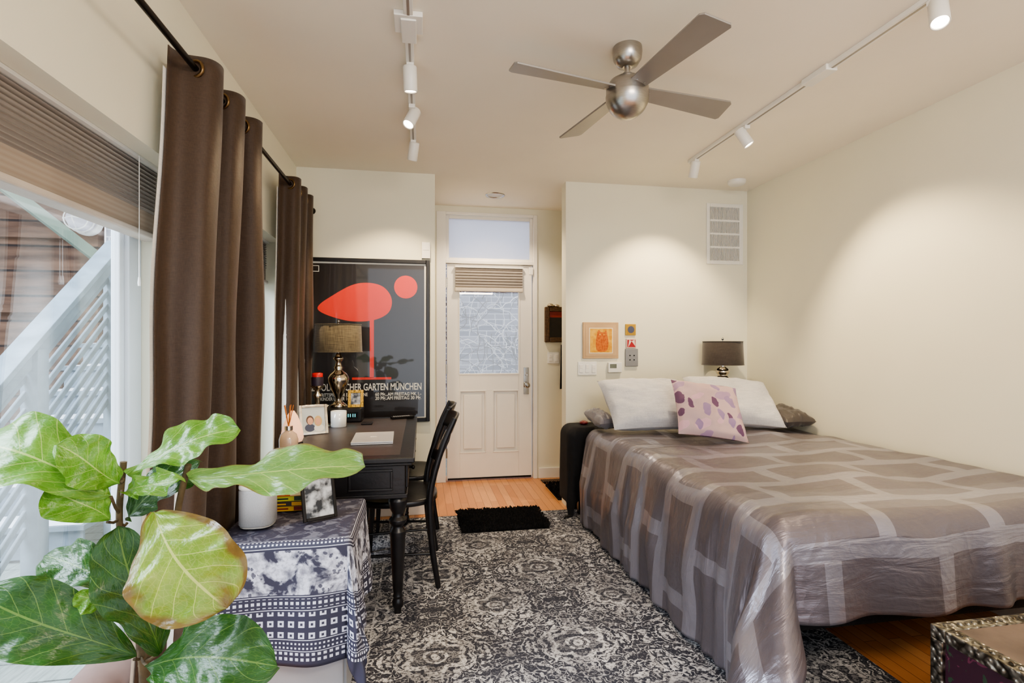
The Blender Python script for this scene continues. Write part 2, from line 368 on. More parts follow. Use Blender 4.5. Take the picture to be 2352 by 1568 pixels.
for i,w in enumerate((W1,W2)):
    y0,y1,z0,z1=w; mb=MB(); f=.085
    mb.box(-1.10,y0,z0,-1.04,y0+f,z1,m_wtrim); mb.box(-1.10,y1-f,z0,-1.04,y1,z1,m_wtrim)
    mb.box(-1.10,y0+f,z1-f,-1.04,y1-f,z1,m_wtrim); mb.box(-1.10,y0+f,z0,-1.04,y1-f,z0+.06,m_wtrim)
    mb.box(-1.085,y1-f-.03,z0+.06,-1.055,y1-f,z1-f,m_wtrim); mb.box(-1.085,y0+f,z0+.06,-1.055,y0+f+.03,z1-f,m_wtrim)
    mb.box(-1.085,y0+f,z0+.06,-1.055,y1-f,z0+.09,m_wtrim)
    o=st(mb.build('window_%d'%(i+1),bevel=.004))
    mb=MB(); mb.box(-1.072,y0+f+.03,z0+.09,-1.068,y1-f-.03,z1-f,m_glass); mb.build('glass_pane',parent=o)
    mb=MB()
    n=11; zt=z1-.012; zb=1.68; zm=1.755
    def sh(u,v,y0=y0,y1=y1,n=n):
        return (-.985+(.010 if int(round(v*n*2))%2 else 0),lerp(y0+.02,y1-.02,u),lerp(zm,zt,v))
    mb.grid(1,n*2,sh,m_blind,smooth=False)
    mb.grid(1,n*2,lambda u,v,s=sh:(s(u,v)[0]-.03,s(u,v)[1],s(u,v)[2]),m_blind,smooth=False)
    mb.box(-1.012,y0+.02,zb,-.982,y1-.02,zm,m_blindp)
    shade=mb.build('window_shade'); tag(shade,'taupe pleated cellular shade drawn up in the window','window shade')
    mb=MB(); mb.box(-1.025,y0+.02,zb-.022,-.965,y1-.02,zb,M('shade_rail%d'%i,C(186,176,166),.6)); mb.build('bottom_rail',parent=shade,bevel=.006)
    mb=MB(); mb.box(-1.035,y0+.015,z1-.012,-.96,y1-.015,z1-.001,m_white); mb.build('head_rail',parent=shade)
    if i==0:
        mb=MB(); mb.tube([(-.952,1.98,z1-.01),(-.952,1.98,1.5)],.0015,m_white,6); mb.lathe([(.004,0),(.005,.01),(.003,.03)],(-.952,1.98,1.475),m_white,8); mb.build('pull_cord',parent=shade)
mb=MB(); mb.box(-1.04,W1[0],.12,-.87,W1[1],.145,m_wtrim); st(mb.build('trim_1',bevel=.006))
def basebd(name,x0,y0,x1,y1):
    mb=MB(); mb.box(x0,y0,0,x1,y1,.10,m_trim); st(mb.build(name,bevel=.004))
basebd('baseboard_entry',1.10,4.845,2.0,4.86)
basebd('baseboard_back_right',1.125,3.965,2.68,3.98)
basebd('baseboard_back_left',-.88,3.965,.09,3.98)
basebd('baseboard_right',2.675,-1.2,2.69,3.96)
basebd('baseboard_left',-.89,-1.2,-.875,3.96)
mb=MB(); yf=4.845
mb.box(.135,yf,0,DX0-.012,4.875,2.50,m_trim); mb.box(DX1+.012,yf,0,1.085,4.875,2.50,m_trim)
mb.box(DX0-.012,yf,2.475,DX1+.012,4.875,2.50,m_trim); mb.box(DX0-.012,yf+.005,2.025,DX1+.012,4.93,2.055,m_trim)
mb.box(DX0-.02,4.875,0,DX0-.012,4.97,2.49,m_trim); mb.box(DX1+.012,4.875,0,DX1+.02,4.97,2.49,m_trim)
st(mb.build('trim_2',bevel=.004))
mb=MB(); a,b=DX0-.012,DX1+.012
mb.box(a,4.88,2.055,a+.03,4.92,2.475,m_trim); mb.box(b-.03,4.88,2.055,b,4.92,2.475,m_trim); mb.box(a+.03,4.88,2.445,b-.03,4.92,2.475,m_trim); mb.box(a+.03,4.88,2.055,b-.03,4.92,2.08,m_trim)
o=st(mb.build('window_3',bevel=.003)); mb=MB(); mb.box(a+.03,4.895,2.08,b-.03,4.896,2.445,m_frost); mb.build('frosted_pane',parent=o)
mb=MB(); y0,y1=4.875,4.92; gx0,gx1,gz0,gz1=.350,.909,1.0,1.96
mb.box(DX0,y0,.012,gx0,y1,2.02,m_trim); mb.box(gx1,y0,.012,DX1,y1,2.02,m_trim)
mb.box(gx0,y0,gz1,gx1,y1,2.02,m_trim)
mb.box(gx0,y0,.84,gx1,y1,gz0,m_trim); mb.box(gx0,y0,.012,gx1,y1,.26,m_trim); mb.box(.597,y0,.26,.662,y1,.84,m_trim)
for px0,px1 in ((gx0,.597),(.662,gx1)):
    mb.box(px0,y0+.022,.26,px1,y1-.005,.84,m_trim)
    mb.box(px0+.038,y0+.002,.298,px1-.038,y0+.024,.802,m_trim)
    mb.box(px0,y0-.004,.832,px1,y0+.004,.844,m_trim); mb.box(px0,y0-.004,.256,px1,y0+.004,.268,m_trim); mb.box(px0-.004,y0-.004,.256,px0+.008,y0+.004,.844,m_trim); mb.box(px1-.008,y0-.004,.256,px1+.004,y0+.004,.844,m_trim)
mb.box(gx0-.012,y0-.006,gz0-.012,gx0,y0,gz1,m_trim); mb.box(gx1,y0-.006,gz0-.012,gx1+.012,y0,gz1,m_trim); mb.box(gx0,y0-.006,gz0-.012,gx1,y0,gz0,m_trim)
door=st(mb.build('door_1',bevel=.004))
mb=MB(); mb.box(gx0,4.895,gz0,gx1,4.899,gz1,m_glass); mb.build('glass_pane',parent=door)
mb=MB(); mb.box(.955,4.866,.80,1.005,4.875,1.055,m_chrome); mb.lathe([(.012,0),(.010,.03),(.022,.04),(.028,.055),(.022,.068),(.008,.072)],(.98,4.866,.89),m_chrome,20,M_=Matrix.Rotation(PI/2,3,'X')); mb.torus((.98,4.864,.99),(0,1,0),.012,.003,m_chrome)
mb.build('door_knob',parent=door,bevel=.002)
for z in (.22,1.0,1.8):
    mb=MB(); mb.tube([(DX0-.004,4.868,z),(DX0-.004,4.868,z+.09)],.007,m_chrome,8); mb.build('hinge',parent=door)
mb=MB(); mb.box(.24,4.872,.013,1.03,4.876,.03,m_blackmetal) ; mb.build('door_sweep',parent=door)
mb=MB(); n=7
mb.grid(1,n*2,lambda u,v:(lerp(.31,.94,u),4.85-(.008 if int(round(v*14))%2 else 0),lerp(1.80,1.985,v)),m_blind,smooth=False)
mb.box(.31,4.852,1.80,.94,4.868,1.985,m_blind)
ds=mb.build('window_shade'); tag(ds,'small taupe pleated shade gathered at top of the door glass','window shade')
mb=MB(); mb.box(.305,4.835,1.765,.945,4.868,1.80,M('shade_rail_b',C(206,194,178),.6)); mb.build('bottom_rail',parent=ds,bevel=.005)
mb=MB(); mb.box(.305,4.835,1.985,.945,4.868,2.0,m_white); mb.build('head_rail',parent=ds)
mb=MB(); mb.box(1.0,4.83,1.93,1.04,4.845,2.0,m_white); o=mb.build('door_sensor',bevel=.004); tag(o,'small white alarm sensor box beside the door top','sensor')
# ------------------------------------------------------------------ exterior
m_deck=M('weathered_deck',C(140,150,146),.8,var=.25,ns=10,stretch=(8,1,1),bump=.3)
m_greywood=M('grey_painted_wood',C(112,125,136),.7,var=.2,ns=10)
m_snow=M('snow',C(238,243,252),.6,var=.02)
g=G('weathered_siding'); s_=g.sep(g.obj()); w_=g.math('PINGPONG',s_[2],.11); ln=g.math('LESS_THAN',w_,.010)
g.color(g.mix(ln,g.mix(g.ramp(g.noise(g.comb(g.math('MULTIPLY',s_[0],.6),s_[1],g.math('MULTIPLY',s_[2],5.0)),3,4),.35,.65),C(78,57,47),C(128,98,80)),C(46,36,34))); g.p(Roughness=.8); m_siding=g.mat
def brickmat(name,c1,c2,c3):
    g=G(name); s_=g.sep(g.obj()); br=g.n('ShaderNodeTexBrick'); g.set(br.inputs['Vector'],g.comb(s_[0],s_[2],0.0))
    br.inputs['Scale'].default_value=1; br.inputs['Brick Width'].default_value=.21; br.inputs['Row Height'].default_value=.07; br.inputs['Mortar Size'].default_value=.006
    br.inputs['Color1'].default_value=c1; br.inputs['Color2'].default_value=c2; br.inputs['Mortar'].default_value=c3; g.color(br.outputs['Color']); g.p(Roughness=.9); return g.mat
m_brick=brickmat('pale_brick',C(172,172,184),C(210,208,216),C(234,234,240))
m_brickd=brickmat('grey_brick',C(108,108,128),C(172,170,184),C(210,210,220))
mb=MB()
for i in range(41): mb.box(-5.4,-.9+i*.145,-.06,-1.12,-.9+i*.145+.135,-.02,m_deck)
mb.box(-5.4,-.9,-.10,-1.12,4.97,-.062,m_blackmetal)
o=mb.build('deck'); tag(o,'weathered grey-green plank deck outside the window','deck')
mb=MB(); mb.box(-5.4,5.25,-.06,-2.86,5.35,2.75,m_siding)
for k in range(3): mb.box(-5.4,5.17,.9+k*.65,-3.1,5.25,.98+k*.65,m_siding)
o=mb.build('fence_wall'); tag(o,'brown weathered horizontal board wall across the deck','wall')
stairs=empty('outdoor_stairs',(-2.25,3.6,0)); tag(stairs,'pale grey wooden outdoor stairs dusted with snow','stairs')
mb=MB()
for i in range(7):
    z=.2+.18*i; y=3.5+.24*i
    mb.box(-2.85,y,z-.035,-1.98,y+.27,z,m_greywood); mb.box(-2.82,y+.03,z-.20,-2.0,y+.05,z-.035,m_greywood)
mb.build('treads',parent=stairs,bevel=.004)
mb=MB()
for i in range(7):
    z=.2+.18*i; y=3.5+.24*i
    mb.grid(12,5,lambda u,v,y=y,z=z:(lerp(-2.83,-2.0,u),lerp(y+.01,y+.25,v),z+.001+.022*min(1,4*min(u,1-u,v,1-v))*(.6+.5*mnoise.noise(Vector((u*5,v*5,y))))),m_snow)
mb.build('snow',parent=stairs)
mb=MB()
def dirb(mb,p0,p1,w,h,mat):
    p0=Vector(p0);p1=Vector(p1);d=p1-p0; q=d.to_track_quat('Y','Z').to_matrix().to_4x4(); mb.box(-w/2,0,-h/2,w/2,d.length,h/2,mat,Matrix.Translation(p0)@q)
dirb(mb,(-1.93,2.30,.72),(-1.93,3.75,1.93),.11,.03,m_greywood)
dirb(mb,(-1.93,2.30,.65),(-1.93,3.75,1.86),.03,.10,m_greywood)
mb.box(-1.97,2.25,-.02,-1.89,2.33,.72,m_greywood); mb.box(-1.97,2.98,-.02,-1.89,3.06,1.25,m_greywood); mb.box(-1.97,3.67,-.02,-1.89,3.75,1.85,m_greywood)
for k in range(10):
    dz=.18+.085*k; st_=max(0,(k-6)*.10)
    dirb(mb,(-1.95,2.30+st_,.72-dz+st_*.83),(-1.95,3.68,1.87-dz),.016,.03,m_greywood)
mb.build('railing',parent=stairs,bevel=.003)
mb=MB(); dirb(mb,(-3.1,3.6,2.75),(-2.35,4.35,1.9),.05,.07,M('green_beam',C(104,118,106),.7)); mb.box(-3.7,3.6,2.78,-2.0,4.7,2.84,m_greywood); mb.box(-3.68,4.55,-.02,-3.6,4.65,2.78,m_greywood)
o=mb.build('stair_landing'); tag(o,'upper timber stair landing with a slanted green brace','landing')
RX=Matrix.Rotation(PI/2,3,'X'); bx,by,bz=-2.93,5.249,2.36
lamp=empty('bulkhead_light',(bx,by,bz-.1)); tag(lamp,'white caged bulkhead light on the outdoor board wall','outdoor light')
mb=MB(); mb.lathe([(.12,0),(.12,.04),(.10,.05)],(bx,by,bz),m_white,24,M_=RX); mb.build('base',parent=lamp)
mb=MB(); mb.lathe([(.09,0),(.09,.10),(.07,.15),(.02,.17)],(bx,by-.05,bz),m_frost,24,M_=RX); mb.build('globe',parent=lamp)
mb=MB()
for r,d in ((.105,.06),(.095,.13)): mb.torus((bx,by-.05-d,bz),(0,1,0),r,.006,m_white)
for ax in ((1,0),(0,1)): mb.tube([(bx-.11*ax[0],by-.04,bz-.11*ax[1]),(bx-.11*ax[0],by-.16,bz-.11*ax[1]),(bx,by-.24,bz),(bx+.11*ax[0],by-.16,bz+.11*ax[1]),(bx+.11*ax[0],by-.04,bz+.11*ax[1])],.006,m_white,6)
mb.build('cage',parent=lamp)
mb=MB(); mb.box(-1.2,6.4,-.1,3.2,6.6,3.0,m_brickd); o=mb.build('brick_wall'); tag(o,'pale grey brick wall outside the entry door','wall')
mb=MB(); mb.box(-2.82,5.3,-.06,-1.3,5.5,3.0,m_brick); o=mb.build('brick_wall'); tag(o,'pale grey brick wall beside the outdoor stairs','wall')
mb=MB(); m_vine=M('vine_stems',C(84,66,66),.8); m_vine2=M('vine_stems_pale',C(246,242,244),.8)
for k in range(300):
    x=random.uniform(.1,1.7); z=random.uniform(.5,2.7); a=random.uniform(0,2*PI); pts=[]
    for j in range(9):
        pts.append((x,6.36-random.random()*.06,z)); a+=random.uniform(-.7,.7); x+=.06*math.cos(a); z+=.06*math.sin(a)
    mb.tube(pts,random.uniform(.002,.006),m_vine if k%2 else m_vine2,5)
o=mb.build('vines'); o["kind"]="stuff"; tag(o,'tangle of bare vine stems climbing the brick wall','vines')
mb=MB(); mb.box(-1.1,4.99,-.12,3.2,6.4,-.06,m_deck); o=mb.build('entry_landing'); tag(o,'grey outdoor landing beyond the entry door','landing')
# ------------------------------------------------------------------ curtains
rod=empty('curtain_rod',(-.765,2.1,2.222)); tag(rod,'thin black metal curtain rod above the windows','curtain rod')
mb=MB(); mb.tube([(-.765,.2,2.222),(-.765,3.88,2.222)],.011,m_blackmetal,14); mb.build('rod',parent=rod)
for y in (.22,2.66,3.84):
    mb=MB(); mb.tube([(-.888,y,2.222),(-.765,y,2.222)],.006,m_blackmetal,8); mb.lathe([(.022,0),(.022,.006)],(-.888,y,2.222),m_blackmetal,16,M_=Matrix.Rotation(PI/2,3,'Y'))
    mb.build('bracket',parent=rod)
mb=MB(); mb.lathe([(.011,0),(.018,.01),(.024,.03),(.016,.045),(.002,.05)],(-.765,3.93,2.222),m_blackmetal,16,M_=RX); mb.build('finial',parent=rod)
m_bronze=M('bronze',C(120,96,66),.3,.9)
def curtain(y0,y1,waves,lab,spread,zb=.015,A=.058,xo=0.0,sd=0.0):
    e=empty('curtain',(-.765,(y0+y1)/2,zb)); tag(e,lab,'curtain')
    def P(u,v,off=0.0,ext=0.0):
        z=lerp(zb,2.268,v); k=1-v
        s=u
        yy=lerp(y0-spread*k,y1+.02*k,s)+.022*k*math.sin(9*s+2+sd)
        ph=2*PI*waves*s+k*(1.1*math.sin(4.1*s+1.2*v+sd)*math.sin(PI*s)+.4*math.sin(11*s+sd))
        amp=A*(1+.28*k*math.sin(6*s+1+sd))
        kk=math.sin(PI*min(1,k*1.1))
        x=-.765+xo*k-amp*math.cos(ph)+.016*k*math.sin(25*s+2.5*v+sd)*kk+.020*kk*mnoise.noise(Vector((s*7+v*1.5,v*2.5,sd)))
        yy+=.026*math.sin(2*ph)*(.6+.4*k)+.02*kk*mnoise.noise(Vector((s*6,v*2.2,sd+4)))
        return (x+off,yy+ext*(1 if u<.001 else 0),z)
    n=int(waves*34)
    mb=MB(); mb.grid(n,60,lambda u,v:P(u,v),m_curt); mb.build('fabric',parent=e,solid=.003)
    mb=MB(); mb.grid(n,60,lambda u,v:P(u,lerp(0,.965,v),-.007,-.014),m_lining); mb.build('lining',parent=e)
    w=.25
    while w<waves:
        u=w/waves; p=P(u,.98); mb=MB(); mb.torus((-.765,p[1],2.222),(.35,1,0),.027,.006,m_bronze)
        mb.build('grommet',parent=e); w+=.5
curtain(1.90,2.50,2.5,'long dark brown grommet curtain beside the large window',.18,A=.062,xo=-.02)
curtain(3.22,3.68,2.5,'dark brown grommet curtain in the corner by the poster',.0,A=.05,xo=-.03,sd=1.7)
# ------------------------------------------------------------------ ceiling things
def track(name,x,y0,y1,joint,lab):
    e=empty(name,(x,(y0+y1)/2,H)); tag(e,lab,'track lighting')
    mb=MB(); mb.box(x-.018,y0,H-.02,x+.018,y1,H,m_white); mb.build('rail',parent=e,bevel=.002)
    mb=MB(); mb.box(x-.005,y0+.01,H-.0212,x+.005,y1-.01,H-.019,m_blade); mb.build('channel',parent=e)
    mb=MB(); mb.box(x-.03,joint-.08,H-.028,x+.03,joint+.08,H-.0005,m_white)
    if 'wide' in lab: mb.box(x-.055,joint-.10,H-.022,x+.055,joint+.02,H-.0005,m_white)
    mb.build('connector',parent=e,bevel=.003)
track('ceiling_track',-.05,.0,3.42,2.14,'white ceiling light track with a wide feed box')
track('ceiling_track',1.846,.0,3.38,2.18,'white ceiling light track above the bed')
m_lens=emis('lamp_lens',(1,.86,.66,1),18)
m_lensoff=M('lamp_lens_dim',C(205,200,192),.3)
def head(x,y,target,power,size=1.25,blend=.6,lens=m_lens,pz=2.475):
    e=empty('track_spotlight',(x,y,H-.02)); tag(e,'white cylindrical spotlight clipped to the ceiling track','spotlight','spotlights on the ceiling tracks')
    p=Vector((x,y,pz)); d=(Vector(target)-p).normalized(); q=d.to_track_quat('Z','Y').to_matrix()
    mb=MB(); mb.box(x-.016,y-.035,H-.04,x+.016,y+.035,H-.0205,m_white); mb.build('adapter',parent=e,bevel=.002)
    mb=MB(); mb.tube([(x,y,H-.04),(x,y,pz+.015)],.007,m_white,10); mb.build('arm',parent=e)
    mb=MB(); mb.lathe([(.004,-.056),(.028,-.055),(.031,-.05),(.031,.052),(.029,.055),(.026,.050)],p,m_white,28,M_=q,capt=False); mb.build('housing',parent=e)
    mb=MB(); mb.lathe([(.001,.046),(.026,.047)],p,lens,24,M_=q,capt=False); mb.build('lens',parent=e)
    if power:
        ld=bpy.data.lights.new('spot','SPOT'); ld.energy=power; ld.color=(1,.78,.50); ld.spot_size=size; ld.spot_blend=blend; ld.shadow_soft_size=.025
        lo=bpy.data.objects.new('spot_lamp',ld); COL.objects.link(lo); lo.location=p+d*.06-Vector(WL[e.name]); lo.rotation_euler=d.to_track_quat('-Z','Y').to_euler(); lo.parent=e
head(-.05,2.41,(.0,2.75,.6),32,1.4)
head(-.05,2.82,(-.42,2.45,1.6),34,1.5)
head(-.05,3.31,(-.30,3.98,1.0),64,1.5,.6)
head(1.846,1.60,(1.55,1.25,1.5),46,1.9)
head(1.846,2.76,(2.69,2.30,.85),100,1.5,.65)
head(1.846,3.32,(1.86,3.98,1.10),74,1.55,.6)
e=empty('recessed_light',(.623,4.45,H-.012)); tag(e,'round white recessed ceiling light in the entry','ceiling light')
mb=MB(); mb.lathe([(.085,0),(.08,-.008),(.07,-.006),(.066,.0)],(.623,4.45,H),m_chrome,32,capb=False,capt=False); mb.build('trim_ring',parent=e)
mb=MB(); mb.lathe([(.001,0),(.068,0)],(.623,4.45,H-.001),m_lensoff,24,capt=False); mb.build('lens',parent=e)
ld=bpy.data.lights.new('down','SPOT'); ld.energy=50; ld.color=(1,.80,.56); ld.spot_size=2.3; ld.spot_blend=.6; ld.shadow_soft_size=.05
lo=bpy.data.objects.new('down_lamp',ld); COL.objects.link(lo); lo.location=(0,0,-.02); lo.parent=e
mb=MB(); mb.lathe([(.068,.0),(.068,-.018),(.055,-.032),(.03,-.036),(.002,-.037)],(2.435,3.735,H),m_white,28,capb=False); o=mb.build('smoke_detector'); tag(o,'round white smoke detector on the ceiling','smoke detector')
# fan
FX,FY=.877,2.141
fan=empty('ceiling_fan',(FX,FY,2.25)); tag(fan,'brushed-steel ceiling fan with four straight blades','ceiling fan')
mb=MB(); mb.lathe([(.062,0),(.064,-.02),(.06,-.05),(.045,-.075),(.02,-.085)],(FX,FY,H),m_steel,36,capb=False); mb.build('canopy',parent=fan)
mb=MB(); mb.tube([(FX,FY,H-.08),(FX,FY,2.42)],.012,m_steel,16); mb.lathe([(.02,0),(.02,.02)],(FX,FY,2.425),m_steel,20); mb.build('downrod',parent=fan)
mb=MB(); mb.lathe([(.02,.085),(.05,.08),(.075,.065),(.088,.045),(.091,.03),(.091,.003)],(FX,FY,2.345),m_steel,40); mb.build('motor_housing',parent=fan)
mb=MB(); mb.lathe([(.093,0)]+[(.093*math.cos(a*PI/24),-.098*math.sin(a*PI/24)) for a in range(1,12)]+[(.001,-.098)],(FX,FY,2.347),m_steel,40,capb=False,capt=False); mb.build('globe',parent=fan)
for k in range(4):
    a=math.radians(11.5+90*k); R=Matrix.Translation((FX,FY,2.372))@Matrix.Rotation(a,4,'Z')@Matrix.Rotation(math.radians(-13),4,'X')
    mb=MB()
    w0,w1=.038,.062
    out=[(.075,-w0),(.515,-w1),(.53,-w1+.012),(.545,w1-.012),(.535,w1),(.075,w0)]
    vs=[R@Vector((x,y,z)) for z in (-.004,.004) for x,y in out]; n=len(out)
    mb.add(vs,[tuple(reversed(range(n))),tuple(range(n,2*n))]+[(i,(i+1)%n,n+(i+1)%n,n+i) for i in range(n)],m_blade)
    for x,y in ((.10,-.018),(.10,.018)): mb.lathe([(.004,-.006),(.004,-.0045)],R@Vector((x,y,0)),m_chrome,8)
    mb.build('blade',parent=fan,bevel=.0015)
# ------------------------------------------------------------------ wall things
m_redb=M('poster_red',C(216,58,42),.35,var=.06,ns=3,Coat_Weight=.6)
m_pblack=M('poster_black',C(34,28,26),.3,var=.1,Coat_Weight=1.0)
m_pwhite=M('poster_white',C(225,222,212),.35,var=.03)
YW=3.9795
mb=MB(); fx0,fx1,fz0,fz1=-.84,.061,.70,1.902; t=.028
mb.box(fx0,3.945,fz0,fx0+t,YW,fz1,m_black); mb.box(fx1-t,3.945,fz0,fx1,YW,fz1,m_black); mb.box(fx0+t,3.945,fz0,fx1-t,YW,fz0+t,m_black); mb.box(fx0+t,3.945,fz1-t,fx1-t,YW,fz1,m_black)
post=mb.build('framed_poster',bevel=.003); tag(post,'black framed poster with plain red shapes and white German lettering','poster')
mb=MB(); mb.box(fx0+t,3.965,fz0+t,fx1-t,3.975,fz1-t,m_pwhite); mb.box(fx0+t+.006,3.9635,fz0+t+.006,fx1-t-.012,3.9645,fz1-t-.012,m_pblack)
def poly2(pts,mat,y):
    mb.add([(x,y,z) for x,z in pts],[tuple(range(len(pts)))],mat)
poly2([(q.x,q.y) for q in smooth_closed([(x,z,0) for x,z in ((-.74,1.53),(-.62,1.64),(-.46,1.72),(-.30,1.71),(-.22,1.62),(-.24,1.51),(-.36,1.45),(-.55,1.45))],8)],m_redb,3.9625)
poly2([(-.115+.085*math.cos(k*PI/16),1.70+.085*math.sin(k*PI/16)) for k in range(32)],m_redb,3.9625)
for (x0,z0,x1,z1) in ((-.375,1.03,-.345,1.46),(-.50,1.015,-.22,1.032)): poly2([(x0,z0),(x1,z0),(x1,z1),(x0,z1)],m_redb,3.962)
tmesh(mb,"ZOOLOGISCHER GARTEN MÜNCHEN",-.785,.937,3.9605,.072,m_pwhite,width=.785,bold=.0012)
tmesh(mb,"EINTRITTSPREIS FÜR ERWACHSENE",-.76,.895,3.9605,.034,m_pwhite,width=.37,bold=.0006)
tmesh(mb,"KINDER UNTER 14 JAHREN",-.72,.866,3.9605,.034,m_pwhite,width=.29,bold=.0006)
tmesh(mb,"60 Pfg...AM FREITAG MK.1.-",-.335,.895,3.9605,.034,m_pwhite,width=.333,bold=.0006)
tmesh(mb,"20 Pfg..AM FREITAG 30 Pfg.",-.335,.866,3.9605,.034,m_pwhite,width=.333,bold=.0006)
mb.box(-.785,3.9605,1.80,-.73,3.962,1.845,m_pwhite); mb.box(-.781,3.9603,1.804,-.734,3.9606,1.841,m_pblack)
mb.build('print',parent=post)
mb=MB(); mb.box(.002,3.945,1.915,.065,YW,2.035,m_white); mb.box(.01,3.942,1.975,.057,3.946,2.028,m_white); o=mb.build('motion_sensor',bevel=.008); tag(o,'white plastic motion sensor above the poster','sensor')
# vent
vent=empty('air_vent',(2.482,3.975,1.938)); tag(vent,'white metal return air grille high on the wall','air vent')
mb=MB(); vx0,vx1,vz0,vz1=2.318,2.646,1.938,2.44
mb.box(vx0,3.968,vz0,vx0+.03,YW,vz1,m_white); mb.box(vx1-.03,3.968,vz0,vx1,YW,vz1,m_white); mb.box(vx0+.03,3.968,vz0,vx1-.03,YW,vz0+.03,m_white); mb.box(vx0+.03,3.968,vz1-.03,vx1-.03,YW,vz1,m_white)
for k in range(1,4): z=vz0+.03+k*(.442/4); mb.box(vx0+.03,3.968,z-.008,vx1-.03,3.978,z+.008,m_white)
mb.build('frame',parent=vent,bevel=.002)
mb=MB(); mb.box(vx0+.03,3.977,vz0+.03,vx1-.03,3.9793,vz1-.03,M('vent_dark',C(80,76,70),.8))
for k in range(22): x=vx0+.036+k*.0122; mb.box(x,3.970,vz0+.03,x+.006,3.977,vz1-.03,m_white)
mb.build('louvres',parent=vent)
# wall art
def art(x0,x1,z0,z1,mat_f,mat_a,border,lab,extra=None,cat='picture'):
    mb=MB(); mb.box(x0,3.966,z0,x1,YW,z1,mat_f); o=mb.build('wall_picture',bevel=.002); tag(o,lab,cat)
    mb=MB(); mb.box(x0+border,3.9645,z0+border,x1-border,3.966,z1-border,mat_a)
    if extra: extra(mb)
    mb.build('artwork',parent=o); return o
g=G('ochre_print'); g.color(g.mix(g.ramp(g.noise(g.obj(),22,5),.4,.6),C(206,146,32),C(224,176,70))); g.p(Roughness=.7); m_och=g.mat
g=G('rust_print'); g.color(g.mix(g.ramp(g.noise(g.obj(),60,5),.4,.6),C(176,84,26),C(204,112,38))); g.p(Roughness=.7); m_rust=g.mat
def owl(mb):
    mb.box(1.306,3.9640,1.203,1.502,3.9645,1.405,M('cream_mat',C(228,218,196),.7)); mb.box(1.312,3.9635,1.209,1.496,3.964,1.399,m_och)
    pts=[(1.37,1.225),(1.42,1.215),(1.455,1.23),(1.465,1.29),(1.455,1.35),(1.445,1.385),(1.43,1.37),(1.40,1.372),(1.385,1.388),(1.372,1.36),(1.36,1.29)]
    mb.add([(p.x,3.963,p.y) for p in smooth_closed([(x,z,0) for x,z in pts],5)],[tuple(range(55))],m_rust)
    for x in (1.395,1.428): mb.lathe([(.001,0),(.006,0)],(x,3.9625,1.352),m_och,12,M_=RX,capt=False)
art(1.256,1.550,1.162,1.449,M('tan_mat',C(190,158,120),.8),M('tan_mat2',C(194,162,124),.8),.02,'square tan-matted ochre print of an owl-like bird',owl)
def disc(mb): mb.lathe([(.001,0),(.028,0)],(1.655,3.9635,1.392),M('blue_disc',C(84,88,110),.3,.4),24,M_=RX,capt=False)
art(1.612,1.698,1.347,1.437,M('gold_tile',C(186,150,60),.5,.3),M('gold_tile2',C(176,138,52),.5,.3),.008,'small gold tile with a dark round centre',disc)
def redb(mb):
    mb.add([(1.63,3.963,1.25),(1.66,3.963,1.30),(1.69,3.963,1.26),(1.685,3.963,1.31),(1.64,3.963,1.31)],[(0,1,4),(1,2,3)],M('cream_bits',C(225,205,190),.6))
art(1.617,1.70,1.244,1.318,M('pink_frame',C(214,186,176),.5),M('red_art',C(168,24,34),.4),.008,'small red and cream square artwork',redb)
mb=MB(); mb.box(1.610,3.962,1.098,1.715,YW,1.238,M('grey_metal_plate',C(140,140,142),.4,.4)); o=mb.build('control_plate',bevel=.003); tag(o,'grey metal wall control plate with four buttons','switch')
for x in (1.645,1.68):
    for z in (1.15,1.185): mb=MB(); mb.lathe([(.005,0),(.005,.004)],(x,3.962,z),m_blackmetal,10,M_=RX); mb.build('button',parent=o)
def switch(x0,x1,z0,z1,y,n,lab):
    mb=MB(); mb.box(x0,y-.007,z0,x1,y,z1,m_white); o=mb.build('light_switch',bevel=.003); tag(o,lab,'light switch')
    w=(x1-x0)/n
    for k in range(n):
        mb=MB(); c=x0+w*(k+.5); mb.box(c-.015,y-.011,z0+.022,c+.015,y-.0065,z1-.022,m_white); mb.box(c-.011,y-.0125,(z0+z1)/2,c+.011,y-.0105,z1-.026,m_trim); mb.build('rocker',parent=o,bevel=.0015)
switch(1.217,1.371,1.03,1.137,3.98,3,'white triple rocker light switch plate')
switch(1.185,1.30,1.09,1.20,4.86,2,'white double light switch in the entry')
mb=MB(); mb.box(1.462,3.955,1.05,1.577,YW,1.13,m_white); o=mb.build('thermostat',bevel=.004); tag(o,'white rectangular wall thermostat','thermostat')
mb=MB(); mb.box(1.475,3.953,1.085,1.53,3.955,1.118,M('lcd',C(110,116,104),.3)); mb.build('display',parent=o)
m_ornate=M('dark_gilt',C(84,62,42),.4,.4,var=.4,ns=50,bump=1,bs=60)
mb=MB(); mb.box(1.154,4.82,1.293,1.20,4.86,1.63,m_ornate); mb.box(1.44,4.82,1.293,1.49,4.86,1.63,m_ornate); mb.box(1.20,4.82,1.293,1.44,4.86,1.34,m_ornate); mb.box(1.20,4.82,1.585,1.44,4.86,1.63,m_ornate)
o=mb.build('ornate_picture',bevel=.008); tag(o,'dark ornate gilt framed painting with red drapery in the entry','picture')
mb=MB(); mb.box(1.20,4.84,1.34,1.44,4.855,1.585,M('dark_paint',C(26,20,20),.3)); mb.box(1.20,4.838,1.53,1.44,4.84,1.585,M('red_drape',C(130,34,24),.5)); mb.build('artwork',parent=o)
mb=MB(); mb.lathe([(.01,0),(.035,.008),(.03,.02),(.02,.03),(.005,.034)],(1.21,4.84,1.631),m_silver,16); mb.lathe([(.01,0),(.03,.006),(.025,.018),(.005,.026)],(1.27,4.84,1.631),m_silver,16); mb.build('crest',parent=o)
